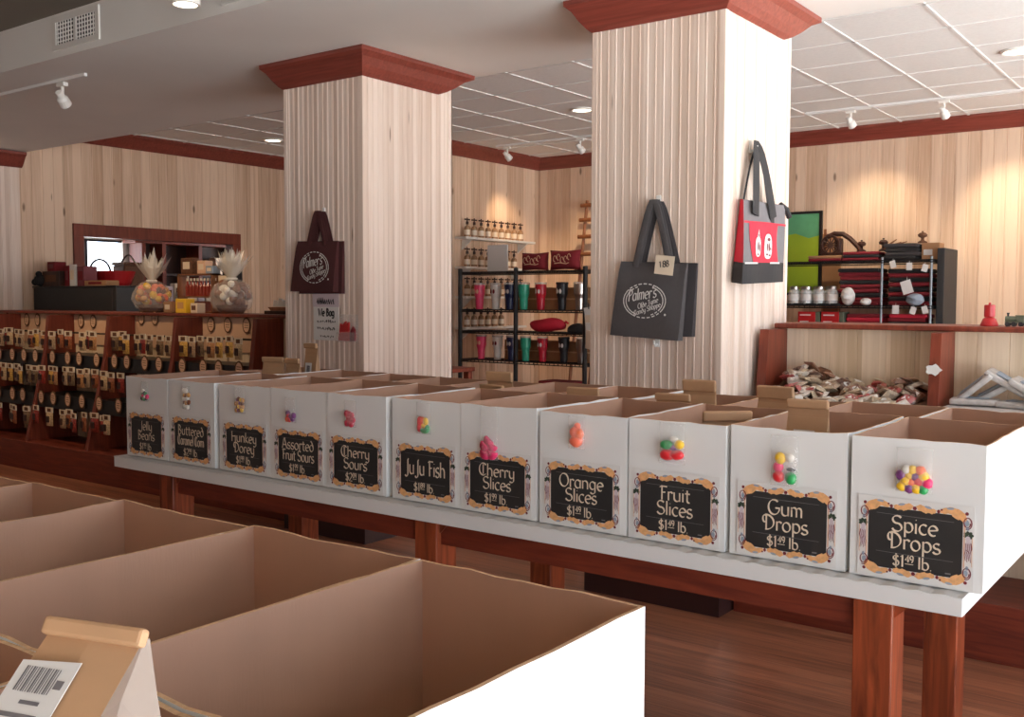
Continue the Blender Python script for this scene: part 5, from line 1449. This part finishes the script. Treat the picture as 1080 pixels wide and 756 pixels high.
# ------------------------------------------------------------------ things on and behind the left rack
def gift_basket(label, x, y, r, plume, cols, seed):
    t = thing('gift_basket', label, 'gift basket', (x, y, ZC))
    q = random.Random(seed)
    b = B(); lathe(b, [(0,0),(r*.55,0),(r*.75,r*.35),(r*.78,r*.42),(r*.7,r*.4),(0,r*.35)], n=22); obj('basket_bowl', b, M['wicker'], t)
    for k in range(40):
        a = q.uniform(0,6.28); z = q.uniform(.5,1.45)*r; rr = q.uniform(.45,.80 if z < 1.2*r else .5)*r
        b = B()
        ball(b, (0,0,0), .036, sx=q.uniform(.8,1.2), sz=q.uniform(.8,1.2), sub=2)
        xf(b, RM(q.uniform(0,3), q.uniform(0,3), 0, (rr*math.cos(a), rr*math.sin(a), z))); obj('wrapped_sweet', b, CANDY[cols[k % len(cols)]], t)
    b = B(); n = 36; prof = [(.45,0),(.86,.25),(1.0,.7),(.98,1.0),(.8,1.38),(.45,1.62),(.22,1.72)]
    rings = []
    for f, z in prof:
        rings.append([b.verts.new((f*r*(1+.05*math.sin(7*a_+z*5)+.03*math.sin(17*a_))*math.cos(a_), f*r*(1+.05*math.sin(7*a_+z*5)+.03*math.sin(17*a_))*math.sin(a_), z*r+.002)) for a_ in [2*PI*k/n for k in range(n)]])
    for a_, c_ in zip(rings, rings[1:]):
        for k in range(n): b.faces.new((a_[k],a_[(k+1)%n],c_[(k+1)%n],c_[k]))
    obj('cellophane_wrap', b, M['cello'], t)
    b = B()
    for k in range(plume):
        a = 2*PI*k/plume+q.uniform(-.1,.1); sp = q.uniform(.25,1.0); h0 = r*1.70; hh = r*q.uniform(1.0,1.75)*(1.15-.4*sp)
        p0 = Vector((.15*r*math.cos(a), .15*r*math.sin(a), h0)); tip = Vector((sp*r*1.15*math.cos(a), sp*r*1.15*math.sin(a), h0+hh)); side = Vector((-math.sin(a), math.cos(a), 0))*r*.22
        md = p0.lerp(tip, .55)
        v0 = b.verts.new(p0-side*.25); v1 = b.verts.new(p0+side*.25); v2 = b.verts.new(md+side+Vector((0,0,.02*q.uniform(-1,1)))); v3 = b.verts.new(md-side); v4 = b.verts.new(tip)
        vm = b.verts.new(md+Vector((.02*math.cos(a),.02*math.sin(a),.015)))
        b.faces.new((v0,v1,vm)); b.faces.new((v1,v2,vm)); b.faces.new((v2,v4,vm)); b.faces.new((v4,v3,vm)); b.faces.new((v3,v0,vm))
    obj('cellophane_plume', b, M['plume'], t)
    b = B(); pts = [(.24*r*math.cos(2*PI*k/16), .24*r*math.sin(2*PI*k/16), 1.69*r) for k in range(17)]; tube(b, pts, .012, n=6); obj('ribbon_tie', b, M['white'], t)
M['plume'] = mat('cellophane_plume', rgb(236,228,214), .15, alpha=.5, spec=1.0, bump=.5, bscale=40)
gift_basket('cellophane gift basket of orange and yellow sweets on the left rack', -8.46, 5.62, .175, 26, ['orange','yellow','caramel','brown','orange'], 1)
gift_basket('cellophane gift basket of dark brown sweets with a spiky white plume', -7.27, 5.62, .18, 30, ['brown','caramel','brown','white','brown'], 2)

# small goods between the two baskets
def small_box(nm, label, cat, x, y, z, w, d, h, m, lab=None, rz=0.0):
    t = thing(nm, label, cat, (x, y, z), rz)
    b = B(); box(b, -w/2, w/2, -d/2, d/2, 0, h, bev=min(.006, h*.1)); obj('box_body', b, m, t)
    b = B(); box(b, -w*.3, w*.3, -d/2-.002, -d/2, h*.3, h*.75); obj('front_label', b, lab or M['cream'], t)
    return t
small_box('yellow_box', 'yellow folded box on the rack cap between the two gift baskets', 'box', -7.86, 5.56, ZC, .15, .10, .13, CANDY['yellow'], CANDY['caramel'])
small_box('gift_box', 'tan and cream gift box left of the yellow box, beside the orange basket', 'box', -8.06, 5.56, ZC, .12, .10, .10, M['tan'])
small_box('gift_box', 'small cream box right of the yellow box on the rack cap', 'box', -7.70, 5.58, ZC, .10, .09, .09, M['cream'], M['wicker'])
# little stand of red bottles behind them
t = thing('bottle_stand', 'small wooden stand of red bottles between the gift baskets', 'stand', (-7.955, 5.78, ZC))
b = B(); box(b, -.26, .26, -.05, .05, .14, .155); box(b, -.26, -.245, -.05, .05, 0, .36); box(b, .245, .26, -.05, .05, 0, .36); box(b, -.26, .26, -.05, .05, .345, .36); box(b, -.26,.26,-.05,.05,0,.012); obj('stand_frame', b, M['midwood'], t)
b0 = None
for k in range(9):
    lb = '%s small red bottle from the left in the wooden stand between the gift baskets' % ORD[k]
    if b0 is None:
        b0 = thing('sauce_bottle', lb, 'bottle', (-8.12, 5.775, ZC+.155), 0, 'red bottles in the small wooden stand')
        b = B(); lathe(b, [(0,0),(.018,0),(.02,.01),(.02,.09),(.008,.12),(.008,.145),(0,.145)], n=10); obj('glass_body', b, mat('red_sauce', rgb(140,50,36), .25, spec=.7), b0)
        b = B(); lathe(b, [(.011,.14),(.011,.165),(0,.166)], n=10); obj('cap', b, M['cream'], b0)
    else: dup(b0, (-8.12+.052*k, 5.775, ZC+.155), None, lb)
for k, (x, w, h, m, lb) in enumerate(((-8.08,.17,.15,'wicker','dark brown basket box on the bottle stand, left end'),(-7.86,.12,.12,'peach','pink floral card box on the bottle stand, middle'),(-7.74,.10,.07,'bluegrey','grey tin on the bottle stand, right end'))):
    small_box('gift_box', lb, 'box', x, 5.78, ZC+.36, w, .09, h, M[m])
# black cabinet behind the rack at the far left, with goods on top
t = thing('black_cabinet', 'black cabinet behind the left rack', 'cabinet', (-10.39, 6.2, 0))
b = B(); box(b, -11.22, -9.56, 5.93, 6.43, 0, 1.775, bev=.006); obj('cabinet_body', b, M['blackmatte'], t, world=True)
b = B(); box(b, -11.23, -9.55, 5.92, 6.44, 1.776, 1.79, bev=.003); obj('top_board', b, M['black'], t, world=True)
b = B(); box(b, -9.64, -9.635+.02, 5.925, 5.93, .1, 1.75); obj('corner_strip', b, M['fabdark'], t, world=True)
ZK = 1.79
small_box('brown_box', 'dark brown box on the black cabinet', 'box', -10.97, 6.12, ZK, .36, .24, .17, M['darkwood'], M['wicker'])
small_box('red_box', 'dark red box perched on the brown box above the black cabinet', 'box', -11.05, 6.12, ZK+.17, .16, .14, .11, M['reddark'], M['maroon'])
small_box('red_box', 'dark red carton right of the brown box on the black cabinet', 'box', -10.74, 6.14, ZK, .09, .16, .23, M['reddark'], M['maroon'])
small_box('red_box', 'dark red carton right of the white card on the black cabinet', 'box', -10.46, 6.14, ZK, .14, .16, .22, M['maroon'], M['reddark'])
small_box('white_card', 'white upright card on the black cabinet', 'card', -10.60, 6.06, ZK, .11, .03, .24, M['paper'], M['cream'])
small_box('tin_box', 'low grey-brown tin at the right end of the black cabinet', 'tin', -10.14, 6.12, ZK, .42, .16, .06, M['tan'], M['reddark'])
t = thing('dark_plush', 'dark rounded cloth toy at the left end of the black cabinet', 'toy', (-11.19, 6.0, ZK))
b = B(); ball(b, (0,0,.07), .07, sx=1.2, sub=2); ball(b, (-.06,-.03,.05), .04, sub=2); obj('toy_body', b, M['blkcloth'], t, smooth=True)
b = B(); ball(b, (.02,-.03,.14), .035, sub=2); obj('toy_head', b, M['blkcloth'], t, smooth=True)
t = thing('hoop_basket', 'small basket with a tall round handle behind the brown box', 'basket', (-10.86, 6.34, ZK))
b = B(); lathe(b, [(0,0),(.06,0),(.075,.09),(.068,.09),(0,.06)], n=16); obj('bowl', b, M['wicker'], t)
b = B(); tube(b, [(.07*math.cos(a*PI/10), 0, .09+.15*math.sin(a*PI/10)) for a in range(11)], .008, n=6); obj('handle', b, M['wicker'], t)

# hatch room: counter, cubby case, baskets
t = thing('hatch_counter', 'red-brown counter inside the hatch', 'counter', (-11.9, 7.7, 0))
b = B(); box(b, -12.70, -11.45, 6.0, 9.6, 1.58, 1.62, bev=.004); obj('top_board', b, M['rack'], t, world=True)
b = B(); box(b, -12.65, -11.5, 6.05, 9.55, 0, 1.58); obj('body', b, M['rack'], t, world=True)
t = thing('cubby_case', 'dark red-brown cubby case in the hatch room', 'shelf', (-12.6, 8.9, 0))
CX = -12.70
b = B(); box(b, CX, CX+.02, 8.08, 10.85, 1.62, 2.62); obj('back_board', b, M['darkwood'], t, world=True)
b = B(); box(b, CX+.02, CX+.32, 7.98, 10.85, 2.42, 2.62, bev=.004); obj('top_header', b, M['rack'], t, world=True)
for y in (8.08, 8.40, 9.0, 9.72, 10.4):
    b = B(); box(b, CX+.02, CX+.32, y, y+.06, 1.62, 2.42, bev=.003); obj('upright', b, M['rack'], t, world=True)
for z in (1.98,):
    b = B(); box(b, CX+.02, CX+.30, 8.14, 10.8, z, z+.03); obj('shelf_board', b, M['darkwood'], t, world=True)
small_box('pale_jar_box', 'pale striped box in the middle cubby of the hatch room', 'box', CX+.18, 9.42, 2.011, .16, .16, .25, M['cream'], M['fabg2'], PI/2)
small_box('white_card', 'white card with a red mark in the right cubby of the hatch room', 'card', CX+.22, 10.18, 2.011, .14, .03, .26, M['paper'], M['redglz'], PI/2)
for k in range(7):
    small_box('cream_tin', '%s cream tin from the left on the hatch counter' % ORD[k], 'tin', -11.72, 8.02+.125*k, 1.6205, .10, .10, (.20,.24,.20,.26,.20,.23,.22)[k], M['cream'] if k % 2 else M['lilac'], M['wicker'], PI/2)
t = thing('castle_card', 'white stepped card ornament on the hatch counter', 'ornament', (-11.62, 8.22, 1.6205))
b = B(); prism(b, [(-.12,0),(.12,0),(.12,.12),(.09,.12),(.09,.2),(.06,.2),(.06,.36),(.03,.36),(.03,.32),(-.01,.32),(-.01,.36),(-.05,.36),(-.05,.2),(-.09,.2),(-.09,.12),(-.12,.12)], 0, -.01, .01)
obj('card_body', b, M['cream'], t)
b = B(); box(b, .011, .014, -.02, .02, .05, .1); box(b, .011, .014, -.01, .02, .19, .25); obj('card_windows', b, M['wicker'], t)
# red bowl basket with black hoop, dark basket in front of the window
t = thing('red_basket', 'bright red basket with a black hoop handle in the hatch', 'basket', (-11.35, 7.02, 1.79))
b = B(); lathe(b, [(0,0),(.15,0),(.20,.06),(.25,.20),(.235,.20),(.19,.07),(0,.03)], n=24); obj('bowl', b, M['redglz'], t)
b = B(); tube(b, [(-.03, -.17+.14*math.cos(a*PI/10), .17+.17*math.sin(a*PI/10)) for a in range(11)], .013, n=6); obj('hoop_handle', b, M['black'], t)
t = thing('riser_box', 'brown riser box under the red basket in the hatch', 'box', (-11.35, 7.02, 1.26))
b = B(); box(b, -.09, .30, -.33, .33, 0, .53, bev=.005); obj('riser_body', b, M['darkwood'], t)
b = B(); box(b, .301, .304, -.3, .3, .40, .5); obj('front_strip', b, M['tan'], t)
t = thing('brown_basket', 'brown lidded basket in front of the bright hatch window', 'basket', (-12.3, 7.72, 1.6205))
b = B(); box(b, -.14, .14, -.05, .25, 0, .48, bev=.02); obj('basket_body', b, M['wicker'], t)
b = B(); box(b, -.15, .15, -.06, .26, .48, .52, bev=.01); obj('lid', b, M['wicker'], t)
b = B(); tube(b, [(0, -.0+.20*a/10, .52+.10*math.sin(a*PI/10)) for a in range(11)], .012, n=6); obj('handle', b, M['darkwood'], t)
# black draped figure stand with two cards
t = thing('draped_stand', 'black cloth-draped display stand left of the brown gift basket', 'stand', (-7.545, 5.83, ZC))
b = B(); lathe(b, [(0,0),(.07,0),(.07,.02),(.06,.1),(.10,.22),(.13,.30),(.13,.38),(.09,.46),(0,.48)], n=20, sy=.35)
for v in b.verts: v.co.x += .05*math.sin(v.co.z*5)-.03
obj('drape', b, M['blkcloth'], t)
b = B(); box(b, -.11, .005, -.056, -.052, .20, .34); obj('card', b, M['cream'], t)
b = B(); disc(b, -.055, .285, .018, .02, lambda u,v:(u,-.0575,v), n=10); obj('card_mark', b, M['ink'], t)
# little ship ornament and green bottle at the rack's right end
t = thing('ship_ornament', 'small white-sailed ship ornament on a dark base at the rack end', 'ornament', (-6.62, 5.62, ZC))
b = B(); box(b, -.17, .15, -.04, .04, 0, .03, bev=.006); obj('base', b, M['darkwood'], t)
b = B(); prism(b, [(-.10,.03),(.08,.03),(.12,.06),(-.14,.06)], 1, -.025, .025); obj('hull', b, M['midwood'], t)
for k, x in enumerate((-.06, .0, .06)):
    b = B(); prism(b, [(x-.035,.065),(x+.03,.065),(x+.022,.13-.015*abs(k-1)),(x-.02,.135-.015*abs(k-1))], 1, -.006, .006); obj('sail', b, M['paper'], t)
t = thing('green_bottle', 'pale green bottle at the right end of the left rack, by the column', 'bottle', (-6.45, 5.72, ZC))
b = B(); lathe(b, [(0,0),(.045,0),(.048,.01),(.048,.17),(.02,.2),(.02,.215),(0,.215)], n=16); obj('body', b, mat('pale_green', rgb(150,158,124), .3), t)
b = B(); lathe(b, [(.026,.205),(.026,.25),(0,.252)], n=12); obj('cap', b, M['hair'], t)

# ------------------------------------------------------------------ light and camera
def portal(name, loc, rot, sx, sy):
    l = bpy.data.lights.new(name, 'AREA'); l.shape = 'RECTANGLE'; l.size = sx; l.size_y = sy; l.energy = 1
    l.cycles.is_portal = True
    o = bpy.data.objects.new(name, l); C.objects.link(o); o.location = loc; o.rotation_euler = rot
for y0, y1 in WY: portal('window_daylight', (XR+.15, (y0+y1)/2, (WZ0+WZ1)/2), (0, PI/2, 0), WZ1-WZ0, y1-y0)
for x0, x1 in FX: portal('window_daylight', ((x0+x1)/2, YF-.15, (WZ0+WZ1)/2), (PI/2, 0, PI), x1-x0, WZ1-WZ0)
portal('window_daylight', (HX-.08, (WYa+WYb)/2, (WZa+WZb)/2), (0, -PI/2, 0), WZb-WZa, WYb-WYa)
W = bpy.data.worlds.new('daylight'); SC.world = W; W.use_nodes = True
_n = W.node_tree.nodes; _l = W.node_tree.links; _bg = _n['Background']
_tc = _n.new('ShaderNodeTexCoord'); _sx = _n.new('ShaderNodeSeparateXYZ'); _l.new(_tc.outputs['Generated'], _sx.inputs[0])
_cr = _n.new('ShaderNodeValToRGB'); _cr.color_ramp.elements[0].position = .47; _cr.color_ramp.elements[1].position = .53
_cr.color_ramp.elements[0].color = (.97, .985, 1.0, 1); _cr.color_ramp.elements[1].color = (.25, .30, .37, 1)   # sunlit pavement below, open sky above
_mr = _n.new('ShaderNodeMapRange'); _mr.inputs[1].default_value = -1; _mr.inputs[2].default_value = 1
_l.new(_sx.outputs['Z'], _mr.inputs[0]); _l.new(_mr.outputs[0], _cr.inputs[0]); _l.new(_cr.outputs[0], _bg.inputs[0])
_bg.inputs[1].default_value = 17.0

sl = bpy.data.lights.new('sun', 'SUN'); sl.energy = 85; sl.angle = .01; sl.color = (1, .95, .88)
so = bpy.data.objects.new('sun', sl); C.objects.link(so); so.rotation_euler = Vector((-math.cos(math.radians(54))*.94, math.cos(math.radians(54))*.34, -math.sin(math.radians(54)))).to_track_quat('-Z','Y').to_euler()
def spot(loc, aim, energy, size=70, col=(1.0,.72,.44), blend=.8):
    l = bpy.data.lights.new('ceiling_and_fill_spot', 'SPOT'); l.energy = energy; l.spot_size = math.radians(size); l.spot_blend = blend; l.color = col; l.shadow_soft_size = .04
    o = bpy.data.objects.new('ceiling_and_fill_spot', l); C.objects.link(o); o.location = loc
    o.rotation_euler = (Vector(aim)-Vector(loc)).to_track_quat('-Z', 'Y').to_euler()
spot((-7.90, 10.62, 3.44), (-8.3, 11.2, 2.2), 90)
spot((-6.76, 10.62, 3.44), (-7.2, 11.85, 2.1), 150)
spot((-3.50, 10.74, 3.44), (-3.6, 11.85, 2.3), 120, col=(1,.8,.55))
spot((-2.58, 10.74, 3.44), (-2.0, 11.85, 2.2), 170, col=(1,.8,.55))
spot((-1.5, 10.7, 3.5), (-.8, 11.85, 2.2), 140, col=(1,.8,.55))
spot((-7.27, 4.2, 3.08), (-8.0, 5.4, 1.2), 120, size=85)
spot((-9.22, 4.2, 3.08), (-9.7, 5.4, .9), 120, size=85)  # light of the added head, lifts the left rack
for (x, y) in ((-10.07,8.45),(-5.83,9.03),(-1.66,8.98)): spot((x, y, ZG-.05), (x, y, 0), 40, size=120, col=(1,.84,.62))
spot((-9.4, 6.6, 3.6), (-8.2, 5.3, 1.3), 35, size=80)  # bare fill added for the left rack, no fixture modelled here

cam = bpy.data.cameras.new('camera'); co = bpy.data.objects.new('camera', cam); C.objects.link(co); SC.camera = co
f, yaw, pit, roll = 1060.69, .64115, .057995, .002828
F0 = Vector((-math.sin(yaw), math.cos(yaw), 0)); R0 = Vector((math.cos(yaw), math.sin(yaw), 0)); U0 = Vector((0,0,1))
Fw = math.cos(pit)*F0 - math.sin(pit)*U0; Uw = math.cos(pit)*U0 + math.sin(pit)*F0
Rt = math.cos(roll)*R0 + math.sin(roll)*Uw; Up = -math.sin(roll)*R0 + math.cos(roll)*Uw
mw = Matrix((( Rt.x, Up.x, -Fw.x, 0), (Rt.y, Up.y, -Fw.y, 0), (Rt.z, Up.z, -Fw.z, 1.65), (0,0,0,1)))
co.matrix_world = mw
cam.sensor_width = 36; cam.lens = f/1080*36; cam.clip_start = .02
SC.view_settings.view_transform = 'Standard'; SC.view_settings.look = 'None'
SC.view_settings.gamma = 1; SC.view_settings.use_curve_mapping = False
SC.view_settings.exposure = -0.76
SC.cycles.max_bounces = 10; SC.cycles.diffuse_bounces = 6; SC.cycles.transparent_max_bounces = 16
SC.cycles.use_denoising = True
SC.cycles.sample_clamp_indirect = 6.0
